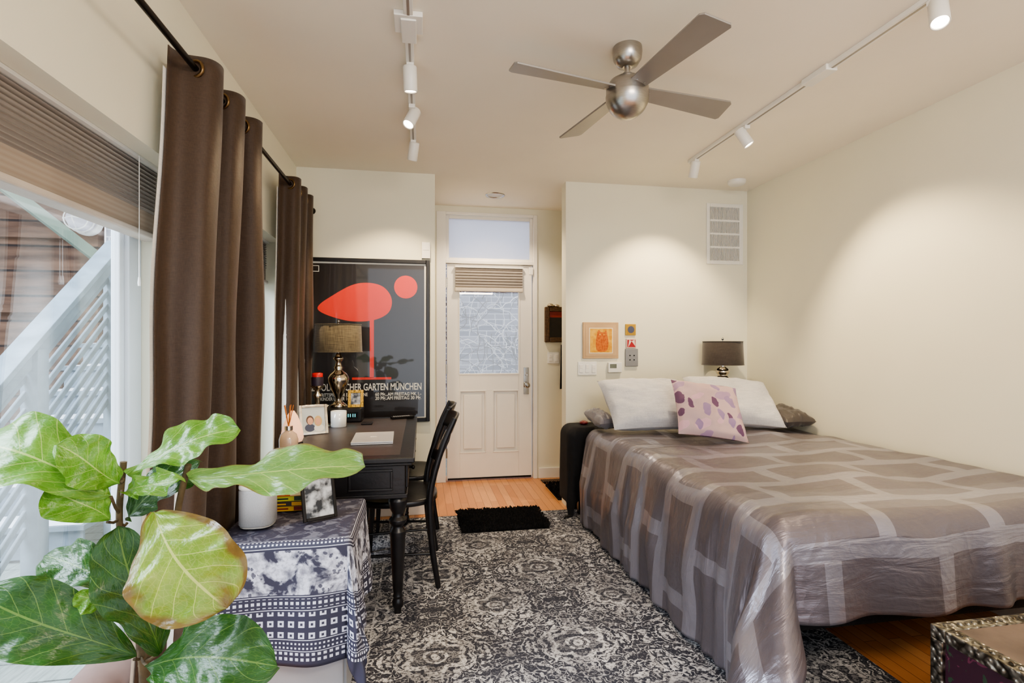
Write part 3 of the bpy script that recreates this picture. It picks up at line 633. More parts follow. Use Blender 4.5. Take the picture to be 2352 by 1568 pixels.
hk=empty('hanging_scarf',(1.37,4.80,.85)); tag(hk,'dark scarf hanging from a wall hook in the entry','scarf')
mb=MB(); mb.grid(16,20,lambda u,v:(lerp(1.305,1.42,u)-.02*(1-v)*(.5-u),4.80+.018*math.sin(u*14),lerp(.85,1.27,v)),m_dark); mb.build('fabric',parent=hk,solid=.006)
mb=MB(); mb.tube([(1.37,4.858,1.27),(1.37,4.79,1.265),(1.37,4.775,1.285)],.005,m_blackmetal,8); mb.build('hook',parent=hk)
# ------------------------------------------------------------------ rugs
mb=MB(); mb.box(-.40,.6,.001,1.77,3.87,.012,m_rug); o=mb.build('area_rug',bevel=.003); tag(o,'distressed charcoal and pale grey patterned area rug','rug')
m_shag=M('black_shag',C(18,17,19),.95,var=.4,ns=30)
def mat_shag(x0,x1,y0,y1,z,n,lab):
    mb=MB(); mb.grid(20,16,lambda u,v:(lerp(x0,x1,u),lerp(y0,y1,v),z+.012*min(1,8*min(u,1-u,v,1-v))),m_shag); mb.box(x0,y0,z,x1,y1,z+.002,m_shag)
    o=mb.build('shag_mat'); tag(o,lab,'mat')
    mb=MB()
    for k in range(n):
        x=random.uniform(x0,x1);y=random.uniform(y0,y1);a=random.uniform(0,2*PI);r=random.uniform(.010,.028);h=random.uniform(.014,.034)
        q=Vector((math.cos(a),math.sin(a),0)); s_=Vector((-q.y,q.x,0))*.003; b=Vector((x,y,z+.008))
        mb.add([b-s_,b+s_,b+q*r*.5+s_*.7+Vector((0,0,h)),b+q*r+Vector((0,0,h*.8))],[(0,1,2),(0,2,3)],m_shag)
    p=mb.build('pile',parent=o); p["kind"]="stuff"
mat_shag(.265,.865,3.49,3.90,.0125,9000,'black shaggy doormat at the edge of the rug')
mat_shag(1.10,1.55,4.14,4.60,.001,2500,'black shaggy mat in the entry')
m_bv=M('brown_vent',C(96,70,50),.5)
mb=MB(); mb.box(1.10,4.68,.001,1.36,4.79,.006,m_blackmetal)
for k in range(14): mb.box(1.11+k*.017,4.69,.006,1.12+k*.017,4.78,.009,m_bv)
o=mb.build('floor_register'); tag(o,'dark metal floor heating register','floor vent')
# ------------------------------------------------------------------ drape
def drape(mb,x0,x1,y0,y1,zt,dl,dr,df,db,mat,step=.02,r=.06,A=.02,k=22,flare=.12,zmin=.016,puff=.0,uvf=None,tip=.03,cf=1.0,af=.6,irr=0.0):
    na=max(2,int((x1-x0+dl+dr)/step)); nb=max(2,int((y1-y0+df+db)/step))
    a0,a1,b0,b1=x0-dl,x1+dr,y0-df,y1+db
    def fn(u,v):
        a=lerp(a0,a1,u); b=lerp(b0,b1,v)
        ex=(a-x0) if a<x0 else ((a-x1) if a>x1 else 0); ey=(b-y0) if b<y0 else ((b-y1) if b>y1 else 0)
        bx=min(max(a,x0),x1); by=min(max(b,y0),y1); d=math.hypot(ex,ey)
        nz=mnoise.noise(Vector((a*2.4,b*2.4,zt)))*puff+mnoise.noise(Vector((a*7,b*7,zt+3)))*puff*.3+abs(mnoise.noise(Vector((a*3+b*2,b*3-a*1.5,zt+8))))*puff*.5
        if d<1e-6: return (a,b,zt+nz)
        dx,dy=ex/d,ey/d
        q=r*PI/2
        if d<q: off=r*math.sin(d/r); dz=r*(1-math.cos(d/r))
        else: off=r; dz=r+(d-q)
        g=max(0,min(1,(d-q*.6)/.35))
        c2,s2=dx*dx,dy*dy
        w=.5+.5*math.sin(k*b+1.7*math.sin(b*5)+(2.5+2*irr)*mnoise.noise(Vector((b*2.3,d*1.5,5)))+.8*d); w2=.5+.5*math.sin(k*a+1.3*math.sin(a*6)+2*mnoise.noise(Vector((a*2,3,0))))
        w=.7*w+.3*(.5+.5*math.sin(2.7*k*b+3*math.sin(b*7)))
        if irr: w=w*(1-irr)+irr*(.5+.9*mnoise.noise(Vector((b*7,d*2.5,9))))
        off+=g*A*(w*c2+w2*s2*af)+tip*g*c2*cf
        fl=4*c2*s2
        off+=fl*flare*g*min(1.5,d/.5)+fl*g*A*.8*math.sin(7*math.atan2(abs(dy),abs(dx)))
        z=zt-dz+nz*(1-g)+nz*.3
        if z<zmin:
            off+=(zmin-z)*.75; z=zmin+.01*(.5+.5*math.sin(30*(a+b)))
        return (bx+dx*off,by+dy*off,z)
    mb.grid(na,nb,fn,mat,uvf=(lambda u,v:uvf(lerp(a0,a1,u),lerp(b0,b1,v))) if uvf else (lambda u,v:(lerp(a0,a1,u),lerp(b0,b1,v))))
# ------------------------------------------------------------------ bed
bed=empty('bed',(1.93,2.6,0)); tag(bed,'double bed made up with a silver-grey satin block-pattern comforter','bed')
mb=MB(); mb.box(1.27,1.70,.22,2.655,3.62,.42,m_dark); mb.build('box_spring',parent=bed,bevel=.02)
mb=MB(); mb.box(1.26,1.69,.42,2.66,3.64,.60,m_pilgrey); mb.build('mattress',parent=bed,bevel=.04)
for x in (1.33,2.60):
    for y in (1.78,3.55):
        mb=MB(); mb.box(x-.03,y-.03,.0125 if x<1.7 else 0.001,x+.03,y+.03,.22,m_black); mb.build('leg',parent=bed,bevel=.004)
mb=MB(); drape(mb,1.25,2.665,1.66,3.60,.67,.68,0,.385,0,m_comf,step=.013,r=.08,A=.072,k=19,flare=.32,puff=.026,tip=.025,irr=.3)
mb.build('comforter',parent=bed,solid=.006)
def pillow(name,w,h,t,loc,rx,ry,rz,mat,lab,cat='pillow',grp=None,seed=0,sag=.0):
    mb=MB(); R=Matrix.Translation(loc)@Matrix.Rotation(math.radians(rz),4,'Z')@Matrix.Rotation(math.radians(rx),4,'X')@Matrix.Rotation(math.radians(ry),4,'Y')
    for sg in (1,-1):
        def fn(u,v,sg=sg):
            a=2*u-1;b=2*v-1; e=max(0,(1-abs(a)**2.6))*max(0,(1-abs(b)**2.6)); th=t/2*e**.42
            pin=1-.06*(1-abs(b)**2)*abs(a)**4; pin2=1-.06*(1-abs(a)**2)*abs(b)**4
            wr=(.016*mnoise.noise(Vector((a*2.2,b*2.2,seed)))+.010*mnoise.noise(Vector((a*6,b*6,seed))))*min(1,e*3)
            return R@Vector((a*w/2*pin,sg*th+wr,b*h/2*pin2+sag*a*a))
        mb.grid(30,26,fn,mat,uvf=lambda u,v:(u,v))
    o=mb.build(name); tag(o,lab,cat,grp); return o
pillow('bed_pillow',.62,.46,.18,(1.55,3.42,.864),-50,0,0,m_pillow,'pale grey linen pillow leaning at the head of the bed','pillow','pale pillows on the bed',1)
pillow('bed_pillow',.62,.46,.18,(2.195,3.42,.866),-52,7,-3,m_pillow,'pale grey linen pillow leaning at the head of the bed','pillow','pale pillows on the bed',4)
pillow('bed_pillow',.22,.38,.12,(2.57,3.36,.764),-84,0,-4,m_pilbrown,'dark grey-brown satin pillow lying beside the pale pillows','pillow',None,9)
pillow('bed_pillow',.13,.34,.10,(1.25,3.55,.752),-84,0,2,m_pilgrey,'grey satin pillow lying beside the pale pillows','pillow',None,12)
pillow('throw_cushion',.44,.43,.13,(1.82,3.10,.852),-42,10,-3,m_cush,'mauve and purple leaf-print throw cushion on the bed','cushion',None,3)
con=empty('headboard_console',(1.8,3.82,0)); tag(con,'low table covered in black cloth behind the head of the bed','table')
mb=MB(); mb.box(1.13,3.72,.59,2.60,3.93,.625,m_black)
for x in (1.17,2.56):
    for y in (3.76,3.89): mb.box(x-.02,y-.02,.0125,x+.02,y+.02,.59,m_black)
mb.build('table_frame',parent=con)
mb=MB(); drape(mb,1.14,2.60,3.77,3.93,.662,.60,0,.58,0,m_dark,step=.02,r=.075,A=.008,k=10,flare=.005,tip=.0); mb.build('cloth',parent=con,solid=.004)
mb=MB(); mb.lathe([(.02,0),(.035,.010),(.032,.022),(.015,.03),(.004,.032)],(1.215,3.82,.666),M('red_glass',C(110,20,22),.15,Coat_Weight=1),20); o=mb.build('red_dish'); tag(o,'small dark red glass ornament on the black cloth','ornament')
def table_lamp(x,y,z0,prof,mat,zs0,zs1,rb,rt,msh,lab):
    e=empty('table_lamp',(x,y,z0)); tag(e,lab,'lamp')
    mb=MB(); mb.lathe(prof,(x,y,z0),mat,36); mb.build('base',parent=e)
    ztop=z0+prof[-1][1]
    mb=MB(); mb.tube([(x,y,ztop),(x,y,zs1+.01)],.004,m_chrome,8); mb.lathe([(.003,0),(.009,.006),(.009,.014),(.004,.022),(.001,.024)],(x,y,zs1+.008),m_chrome,12)
    for k in range(3):
        a=k*2*PI/3; mb.tube([(x,y,zs1-.005),(x+(rt-.002)*math.cos(a),y+(rt-.002)*math.sin(a),zs1-.005)],.0015,m_chrome,5)
    mb.build('harp',parent=e)
    mb=MB()
    mb.lathe([(rb,0),(rt,zs1-zs0),(rt-.003,zs1-zs0),(rb-.003,0),(rb,0)],(x,y,zs0),msh,48,capb=False,capt=False)
    mb.torus((x,y,zs0+.002),(0,0,1),rb,.003,msh,48,6); mb.torus((x,y,zs1-.002),(0,0,1),rt,.003,msh,48,6); mb.build('lamp_shade',parent=e)
    mb=MB(); mb.lathe([(.012,0),(.012,.03),(.028,.06),(.03,.08),(.02,.105),(.002,.112)],(x,y,ztop+.01),m_white,16); mb.build('bulb',parent=e)
table_lamp(2.355,3.80,.665,[(.055,0),(.055,.012),(.035,.025),(.025,.05),(.05,.09),(.068,.135),(.06,.185),(.03,.22),(.028,.235),(.058,.27),(.072,.31),(.066,.34),(.04,.358),(.034,.365),(.048,.38),(.052,.395),(.042,.415),(.024,.428),(.02,.434),(.028,.442),(.014,.452)],m_silver,1.112,1.298,.158,.15,m_shade_dk,'silver gourd table lamp with a dark brown drum shade')
# ------------------------------------------------------------------ desk
desk=empty('desk',(-.37,3.1,0)); tag(desk,'black antique writing desk with turned legs along the window wall','desk')
dx0,dx1,dy0,dy1=-.70,-.03,2.42,3.80
mb=MB(); mb.box(dx0,dy0,.735,dx1,dy1,.76,m_black); mb.box(dx0+.012,dy0+.012,.72,dx1-.012,dy1-.012,.735,m_black); mb.build('desk_top',parent=desk,bevel=.006)
g=G('leather_inlay'); g.color(g.mix(g.noise(g.obj(),20,4),C(50,45,47),C(76,69,69))); g.p(Roughness=.38); g.bump(g.noise(g.obj(),150),.3,.002); m_inlay=g.mat
mb=MB(); mb.box(dx0+.07,dy0+.07,.7595,dx1-.07,dy1-.07,.7606,m_inlay); mb.build('writing_surface',parent=desk)
mb=MB(); mb.box(dx0+.045,dy0+.05,.575,dx1-.045,dy1-.05,.72,m_black)
mb.box(dx0+.035,dy0+.04,.565,dx1-.035,dy1-.04,.585,m_black)
for (x0,z0,x1,z1) in ((-.62,.60,-.40,.70),(-.33,.60,-.13,.70)):
    y=dy0+.05
    mb.box(x0,y-.008,z0,x1,y,z0+.012,m_black); mb.box(x0,y-.008,z1-.012,x1,y,z1,m_black); mb.box(x0,y-.008,z0+.012,x0+.012,y,z1-.012,m_black); mb.box(x1-.012,y-.008,z0+.012,x1,y,z1-.012,m_black)
mb.build('apron',parent=desk,bevel=.003)
for k in range(3):
    y0=dy0+.10+k*.40; x=dx1-.045
    mb=MB(); mb.box(x,y0,.598,x+.012,y0+.36,.708,m_black); dr=mb.build('drawer',parent=desk,bevel=.004)
    mb=MB(); mb.lathe([(.005,0),(.005,.012),(.012,.018),(.012,.026),(.004,.03)],(x+.012,y0+.18,.653),m_blackmetal,14,M_=Matrix.Rotation(PI/2,3,'Y')); mb.build('knob',parent=dr)
lp=[(.016,0),(.018,.02),(.026,.035),(.027,.055),(.02,.07),(.024,.08),(.02,.09),(.024,.12),(.036,.36),(.038,.385),(.028,.40),(.026,.41),(.04,.425),(.042,.44),(.028,.455),(.026,.47),(.04,.50),(.045,.53),(.036,.55),(.03,.56),(.04,.565)]
for x in (dx0+.08,dx1-.08):
    for y in (dy0+.10,dy1-.06):
        mb=MB(); zz=.0125 if x>-.38 else .001; mb.lathe([(r,z+zz) for r,z in lp],(x,y,0),m_black,24); mb.box(x-.036,y-.036,.56,x+.036,y+.036,.735,m_black); mb.build('leg',parent=desk,bevel=.002)
# chairs
ch=empty('dining_chair',(0,0,0)); tag(ch,'black wooden bentwood chair tucked under the desk','chair','black chairs at the desk')
for sy in (-1,1):
    mb=MB(); P=smooth_open([(.03,sy*.185,0.003),(.0,sy*.185,.2),(-.015,sy*.185,.44),(.005,sy*.185,.58),(.055,sy*.182,.74),(.115,sy*.178,.875)],6)
    mb.tube(P,[.014+.004*math.sin(PI*i/(len(P)-1)) for i in range(len(P))],m_black,12); mb.build('back_leg',parent=ch)
    mb=MB(); mb.tube([(-.37,sy*.165,0.003),(-.36,sy*.16,.2),(-.35,sy*.155,.43)],[.012,.016,.019],m_black,12); mb.build('front_leg',parent=ch)
mb=MB()
out=[]
for k in range(40):
    a=2*PI*k/40; x=-.18+.215*abs(math.cos(a))**.75*(1 if math.cos(a)>0 else -1); y=.215*abs(math.sin(a))**.75*(1 if math.sin(a)>0 else -1)
    out.append((x,y))
n=40; vs=[]
for z,s in ((.432,.96),(.438,1),(.458,1),(.464,.97),(.458,.85),(.455,.4)):
    vs+=[(-.18+(x+.18)*s,y*s,z) for x,y in out]
fs=[(i*n+k,i*n+(k+1)%n,(i+1)*n+(k+1)%n,(i+1)*n+k) for i in range(5) for k in range(n)]
mb.add(vs,fs,m_black,True); mb.add(vs[:n],[tuple(reversed(range(n)))],m_black); mb.add(vs[-n:],[tuple(range(n))],m_black)
mb.build('seat',parent=ch)
def slat(z0,z1,xb0,xb1,bow):
    mb=MB()
    def fn(u,v,o=0):
        y=lerp(-.18,.18,u); b=bow*(1-(2*u-1)**2); arch=.012*(1-(2*u-1)**2)*v
        return (lerp(xb0,xb1,v)+b+o,y,lerp(z0,z1,v)+arch)
    mb.grid(14,4,lambda u,v:fn(u,v),m_black); return mb.build('backrest',parent=ch,solid=.014)
slat(.79,.872,.078,.114,.035); slat(.60,.65,.012,.027,.03)
for sy in (-.07,.07):
    mb=MB(); mb.tube([(.045,sy,.645),(.09,sy,.74),(.105,sy,.80)],.007,m_black,8); mb.build('spindle',parent=ch)
for sy in (-1,1): mb=MB(); mb.tube([(.005,sy*.182,.18),(-.36,sy*.16,.18)],.008,m_black,8); mb.build('stretcher',parent=ch)
mb=MB(); mb.tube([(-.18,-.17,.18),(-.18,.17,.18)],.008,m_black,8); mb.build('stretcher',parent=ch)
ch2=copy_tree(ch); ch.location=(.05,2.92,.0125); ch2.location=(.07,3.42,.0125); ch2.rotation_euler=(0,0,math.radians(-3)); ch.rotation_euler=(0,0,math.radians(2))
# ------------------------------------------------------------------ side cabinet with scarf
cab=empty('side_cabinet',(-.47,2.09,0)); tag(cab,'low light-grey cabinet in front of the desk','cabinet')
m_grey=M('grey_laminate',C(160,160,164),.5,var=.04)
cx0,cx1,cy0,cy1=-.665,-.255,1.88,2.31
mb=MB(); mb.box(cx0,cy0,.03,cx1,cy1,.605,m_grey); mb.build('body',parent=cab,bevel=.004)
mb=MB(); mb.box(cx0+.01,cy0-.016,.05,cx1-.01,cy0,.30,m_grey); mb.build('door',parent=cab,bevel=.003)
mb=MB(); mb.box(cx0+.01,cy0-.016,.31,cx1-.01,cy0,.59,m_grey); mb.build('drawer',parent=cab,bevel=.003)
for x in (cx0+.04,cx1-.04):
    for y in (cy0+.04,cy1-.04): mb=MB(); mb.lathe([(.018,.001 if x<-.4 else .0125),(.022,.031)],(x,y,0),m_grey,14); mb.build('foot',parent=cab)
def suv(a,b):
    if b<cy0 and a<=cx1: return (a,cy0-b)
    ex=max(0,a-cx1); ey=max(0,cy0-b)
    if ex>0 or ey>0:
        d=math.hypot(ex,ey); return ((a if ex<=0 else cx1+(b-cy0)*1.0 if ey<=0 else cx1+.0+math.atan2(ex,ey)*.2),d)
    return (a,-.02)
mb=MB(); drape(mb,cx0-.01,cx1+.005,cy0-.022,cy1+.005,.614,0,.33,.41,0,m_scarf,step=.0125,r=.014,A=.040,k=27,flare=.08,puff=.006,uvf=suv,tip=.012,af=.9)
o=mb.build('patterned_scarf',solid=.002); tag(o,'black and white printed scarf draped over the cabinet','scarf')
# speaker
e=empty('speaker',(-.585,2.03,.618)); tag(e,'light grey cylindrical speaker with a white top','speaker')
g=G('speaker_mesh'); g.color(g.mix(g.noise(g.obj(),300,1),C(155,155,157),C(180,180,182))); g.p(Roughness=.5,Metallic=.2); m_spk=g.mat
def rsq(mb,c,z0,z1,r,mat,p=3,seg=48,inset=.004):
    vs=[]
    for z,s in ((z0,r-inset),(z0+inset,r),(z1-inset,r),(z1,r-inset)):
        for k in range(seg):
            a=2*PI*k/seg; cc,ss=math.cos(a),math.sin(a); q=(abs(cc)**p+abs(ss)**p)**(-1/p); vs.append((c[0]+cc*q*s,c[1]+ss*q*s,z))
    mb.add(vs,[(i*seg+k,i*seg+(k+1)%seg,(i+1)*seg+(k+1)%seg,(i+1)*seg+k) for i in range(3) for k in range(seg)],mat,True)
    mb.add(vs[:seg],[tuple(reversed(range(seg)))],mat); mb.add(vs[-seg:],[tuple(range(seg))],mat)
mb=MB(); rsq(mb,(-.585,2.03),.628,.757,.060,m_spk); mb.build('grille',parent=e)
mb=MB(); rsq(mb,(-.585,2.03),.757,.774,.060,m_white); mb.build('top',parent=e)
mb=MB(); rsq(mb,(-.585,2.03),.621,.628,.056,m_white); mb.build('foot',parent=e)
# books
m_page=M('book_pages',C(226,216,196),.8,ns=60)
m_txt=M('spine_white',C(225,225,220),.5)
def book(x0,x1,y0,y1,z0,h,c,lab,txt=None,c2=None):
    mc=M('cover_%d_%d_%d'%tuple(int(q*255) for q in c[:3]),c,.45)
    mb=MB(); t=.0025
    mb.box(x0,y0,z0,x1,y1,z0+t,mc); mb.box(x0,y0,z0+h-t,x1,y1,z0+h,mc); mb.box(x0,y0,z0+t,x1,y0+t,z0+h-t,mc)
    if c2:
        m2=M('band_%d_%d_%d'%tuple(int(q*255) for q in c2[:3]),c2,.5); w=x1-x0
        mb.box(x0+w*.62,y0-.0006,z0+.002,x0+w*.95,y0,z0+h-.002,m2); mb.box(x0+w*.06,y0-.0006,z0+h*.3,x0+w*.5,y0,z0+h*.6,m2)
    if txt: tmesh(mb,txt,(x0+x1)/2,z0+h*.3,y0-.0006,h*.72,m_txt,align='C')
    o=mb.build('book'); tag(o,lab,'book','stacked books on the cabinet')
    mb=MB(); mb.box(x0+.004,y0+t,z0+t,x1-.004,y1-.004,z0+h-t,m_page); mb.build('pages',parent=o)
z=.621
for (x0,x1,y0,y1,h,c,c2,lab) in ((-.60,-.43,2.17,2.29,.020,C(206,160,40),C(120,40,30),'thick yellow paperback book in the stack'),(-.61,-.435,2.165,2.285,.018,C(60,50,44),C(200,150,60),'dark paperback book with ochre bands'),(-.605,-.425,2.17,2.29,.020,C(190,184,70),C(40,60,40),'lime yellow paperback book in the stack'),(-.615,-.44,2.165,2.29,.018,C(186,96,44),C(230,210,160),'orange paperback book with cream bands'),(-.60,-.44,2.17,2.285,.020,C(196,132,52),C(60,30,30),'ochre paperback book in the stack'),(-.62,-.43,2.17,2.29,.022,C(66,92,60),C(210,200,120),'dark green book with yellow bands')):
    book(x0,x1,y0,y1,z,h,c,lab,c2=c2); z+=h+.0005
book(-.665,-.42,2.16,2.305,z,.022,C(38,38,42),'black hardcover book with white spine lettering',"BODY for LIFE   Bill Phillips"); z+=.0205
def photo_frame(w,h,loc,rz,tilt,mf,mp,bw,lab,extra=None):
    e=empty('photo_frame',(0,0,0)); tag(e,lab,'photo frame')
    R=Matrix.Rotation(math.radians(tilt),4,'X')
    mb=MB()
    for b in ((-w/2,-.006,0,-w/2+bw,.006,h),(w/2-bw,-.006,0,w/2,.006,h),(-w/2+bw,-.006,0,w/2-bw,.006,bw),(-w/2+bw,-.006,h-bw,w/2-bw,.006,h)): mb.box(*b,mf,R)
    mb.build('border',parent=e,bevel=.002)
    mb=MB(); mb.box(-w/2+bw,-.002,bw,w/2-bw,.004,h-bw,mp,R)
    if extra: extra(mb,R)
    mb.build('photo',parent=e)
    mb=MB(); top=R@Vector((0,.006,h*.7)); mb.tube([top,(0,top.y+h*.28,.003)],.004,m_blackmetal,6); mb.build('easel',parent=e)
    e.location=loc; e.rotation_euler=(0,0,math.radians(rz)); return e
g=G('bw_photo'); g.color(g.mix(g.ramp(g.noise(g.obj(),28,4),.4,.62),C(34,34,38),C(190,190,190))); g.p(Roughness=.15); m_bw=g.mat
m_skin=M('photo_skin',C(214,160,130),.4); m_hair=M('photo_hair',C(92,58,36),.4); m_sky=M('photo_pale',C(190,196,196),.4); m_blond=M('photo_blond',C(206,170,110),.4); m_shirt=M('photo_shirt',C(60,66,90),.4)
def couple(mb,R):
    def el(cx,cz,rx,rz,mat,y): mb.add([R@Vector((cx+rx*math.cos(2*PI*k/20),y,cz+rz*math.sin(2*PI*k/20))) for k in range(20)],[tuple(range(20))],mat)
    el(-.022,.040,.028,.022,m_shirt,-.0025); el(.028,.036,.028,.02,m_pwhite,-.0026)
    el(-.020,.083,.021,.026,m_hair,-.0028); el(.024,.076,.022,.03,m_blond,-.0029); el(-.019,.078,.016,.021,m_skin,-.0032); el(.023,.073,.015,.02,m_skin,-.0033)
photo_frame(.155,.17,(-.60,3.12,.7615),24,-14,m_silver,m_sky,.015,'silver photo frame with a picture of two smiling people',couple)
photo_frame(.125,.165,(-.37,2.04,.622),28,-17,m_blackmetal,m_bw,.012,'dark metal photo frame with a black and white photograph')
lap=empty('laptop',(0,0,0)); tag(lap,'closed thin silver laptop on the desk','laptop')
m_alu=M('aluminium',C(206,208,212),.4,.4,var=.02)
mb=MB(); mb.box(-.105,-.155,.0,.105,.155,.007,m_alu); mb.build('base',parent=lap,bevel=.003)
mb=MB(); mb.box(-.105,-.155,.008,.105,.155,.015,m_alu)
m_logo=M('logo_white',C(250,250,250),.2)
lg=[(.0,.016),(-.008,.019),(-.015,.013),(-.016,.0),(-.011,-.013),(-.005,-.017),(.0,-.015),(.005,-.017),(.011,-.012),(.014,-.005),(.010,.002),(.013,.010),(.009,.018)]
mb.add([(-p[1],p[0],.0154) for p in lg],[tuple(range(len(lg)))],m_logo); mb.add([(-.02,0,.0154),(-.024,.003,.0154),(-.030,.005,.0154),(-.026,0,.0154)],[(0,1,2,3)],m_logo)
mb.build('lid',parent=lap,bevel=.0015); lap.location=(-.255,2.91,.7612); lap.rotation_euler=(0,0,math.radians(2))
e=empty('candle_jar',(-.51,3.40,.761)); tag(e,'white candle in a glass jar on the desk','candle')
mb=MB(); mb.lathe([(.045,0),(.048,.004),(.048,.098),(.045,.098),(.045,.07)],(-.51,3.40,.7615),M('jar_glass',C(225,225,222),.1,Coat_Weight=1),32,capt=False); mb.build('jar',parent=e)
mb=MB(); mb.lathe([(.044,.005),(.044,.07)],(-.51,3.40,.762),M('wax',C(240,236,224),.5),28); mb.build('wax',parent=e)
mb=MB(); mb.tube([(-.51,3.40,.832),(-.51,3.40,.845)],.0015,m_blackmetal,6); mb.build('wick',parent=e)
e=empty('clock_radio',(-.52,3.64,.761)); tag(e,'black clock radio on the desk beneath the lamp','clock radio')
mb=MB(); mb.box(-.64,3.56,.7615,-.39,3.74,.855,m_black); mb.build('body',parent=e,bevel=.01)
mb=MB(); mb.box(-.50,3.557,.785,-.41,3.5602,.83,M('clock_face',C(14,18,22),.1))
m_teal=emis('teal_led',(.1,.8,.9,1),1.5)
for x in (-.475,-.462,-.445,-.432): mb.box(x,3.5555,.798,x+.004,3.557,.818,m_teal)
mb.build('display',parent=e)
table_lamp(-.55,3.66,.856,[(.055,0),(.058,.01),(.04,.022),(.02,.04),(.018,.055),(.03,.08),(.05,.12),(.066,.17),(.068,.195),(.055,.22),(.03,.24),(.022,.25),(.03,.262),(.022,.275),(.016,.30),(.03,.315),(.034,.325),(.02,.34),(.014,.36)],m_silver,1.222,1.408,.154,.148,m_shade_tan,'silver urn table lamp with a brown tweed drum shade')
m_gold=M('gold_frame',C(170,136,64),.35,.8,var=.3,ns=80,bump=.8)
photo_frame(.10,.115,(-.43,3.59,.8565),5,-12,m_gold,m_bw,.02,'small ornate gold photo frame')
e=empty('candlestick',(-.655,3.50,.761)); tag(e,'silver candlestick holding a dark red candle','candlestick')
mb=MB(); mb.lathe([(.045,0),(.045,.008),(.02,.02),(.012,.05),(.022,.07),(.03,.085),(.02,.1),(.012,.13),(.018,.17),(.03,.19),(.012,.205),(.02,.225),(.045,.245),(.047,.25)],(-.655,3.50,.7615),m_silver,28); mb.build('holder',parent=e)
mb=MB(); mb.lathe([(.036,0),(.037,.05),(.034,.055)],(-.655,3.50,1.012),M('navy_wax',C(44,34,52),.5),24); mb.lathe([(.033,.05),(.033,.075),(.02,.078)],(-.655,3.50,1.015),M('red_wax',C(206,40,34),.4),24); mb.build('candle',parent=e)
mb=MB(); mb.lathe([(.04,0),(.042,.004),(.018,.018),(.012,.05),(.02,.065),(.012,.08),(.012,.11),(.034,.13),(.036,.135)],(-.60,3.42,.7615),m_silver,28)
e=mb.build('small_candlestick'); tag(e,'short silver candlestick beside the lamp','candlestick')
mb=MB(); sm=emis('salt_glow',(1,.58,.38,1),.6); pr=[(.046,0),(.055,.02),(.052,.05),(.042,.09),(.026,.13),(.01,.155)]
mb.lathe(pr,(-.645,2.80,.783),sm,9)
o=mb.build('salt_lamp'); tag(o,'glowing pale orange salt lamp on the desk','lamp')
mb=MB(); mb.lathe([(.05,0),(.052,.005),(.05,.02)],(-.645,2.80,.7615),m_black,20); mb.build('base',parent=o)
e=empty('reed_diffuser',(-.625,2.64,.761)); tag(e,'tan glass reed diffuser bottle with wooden sticks','diffuser')
mb=MB(); mb.lathe([(.038,0),(.042,.006),(.043,.06),(.036,.085),(.018,.10),(.015,.105),(.016,.12)],(-.625,2.64,.7615),M('tan_glass',C(206,176,150),.2,Coat_Weight=1),28); mb.build('bottle',parent=e)
mb=MB(); mb.lathe([(.019,.105),(.019,.125)],(-.625,2.64,.7615),m_silver,20); mb.build('collar',parent=e)
m_reed=M('reed',C(196,120,60),.6)
for k in range(5):
    a=k*1.3; mb=MB(); mb.tube([(-.625,2.64,.88),(-.625+.022*math.cos(a),2.64+.022*math.sin(a),.985)],.0022,m_reed,6); mb.build('reed',parent=e)
rc=empty('remote_control',(-.13,3.70,.761)); tag(rc,'slim black remote control on the desk','remote control')
mb=MB(); Rr=Matrix.Translation((-.13,3.70,.7615))@Matrix.Rotation(math.radians(20),4,'Z'); mb.box(-.08,-.022,0,.08,.022,.016,m_blackmetal,Rr); mb.build('body',parent=rc,bevel=.004)
mb=MB()
for i in range(8):
    for j in range(3): mb.box(-.065+i*.015,-.015+j*.011,.016,-.057+i*.015,-.009+j*.011,.018,m_grey,Rr)
o=mb.build('buttons',parent=rc); o["kind"]="stuff"
mb=MB(); mb.box(-.38,3.44,.7615,-.31,3.50,.773,m_black); o=mb.build('phone',bevel=.004); tag(o,'small black phone lying on the desk','phone')
mb=MB(); P=[(-.955,1.36+.05*k,.232+.004*math.sin(k)) for k in range(14)]
mb.tube(P,[.04]+[.082+.003*math.sin(k*1.7) for k in range(12)]+[.04],M('brown_bolster',C(122,98,90),.6,var=.2,bump=.3,bs=30),24); o=mb.build('bolster'); tag(o,'brown rolled draught bolster on the window sill','bolster')
# ------------------------------------------------------------------ chest
g=G('embossed_silver'); vo_=g.n('ShaderNodeTexVoronoi',feature='SMOOTH_F1'); g.set(vo_.inputs['Vector'],g.obj()); vo_.inputs['Scale'].default_value=70
g.color(g.mix(g.ramp(vo_.outputs['Distance'],.1,.6),C(190,186,174),C(74,68,60))); g.p(Roughness=.32,Metallic=.95); g.bump(g.math('MULTIPLY',vo_.outputs['Distance'],-1.0),1.0,.008); m_emb=g.mat
m_ct=M('brown_leather',C(104,88,78),.55,var=.3,ns=9,bump=.2,bs=40)
g=G('painted_chest'); v_=g.noise(g.obj(),14,3,.5,1.5); c_=g.mix(g.math('GREATER_THAN',v_,.60),C(56,26,44),C(44,66,50)); c_=g.mix(g.math('GREATER_THAN',g.noise(g.obj(),20,3,.5,1.0),.66),c_,C(104,48,74)); g.color(c_); g.p(Roughness=.45); m_cp=g.mat
chest=empty('chest',(1.85,.9,0)); tag(chest,'dark purple painted chest trimmed with embossed silver metal','chest')
x0,x1,y0,y1,zt=1.395,2.35,.62,1.235,.50
mb=MB(); mb.box(x0+.01,y0+.01,.02,x1-.01,y1-.01,zt-.008,m_cp); mb.box(x0+.03,y0+.03,zt-.01,x1-.03,y1-.03,zt-.003,m_ct); mb.build('body',parent=chest)
mb=MB(); w=.042
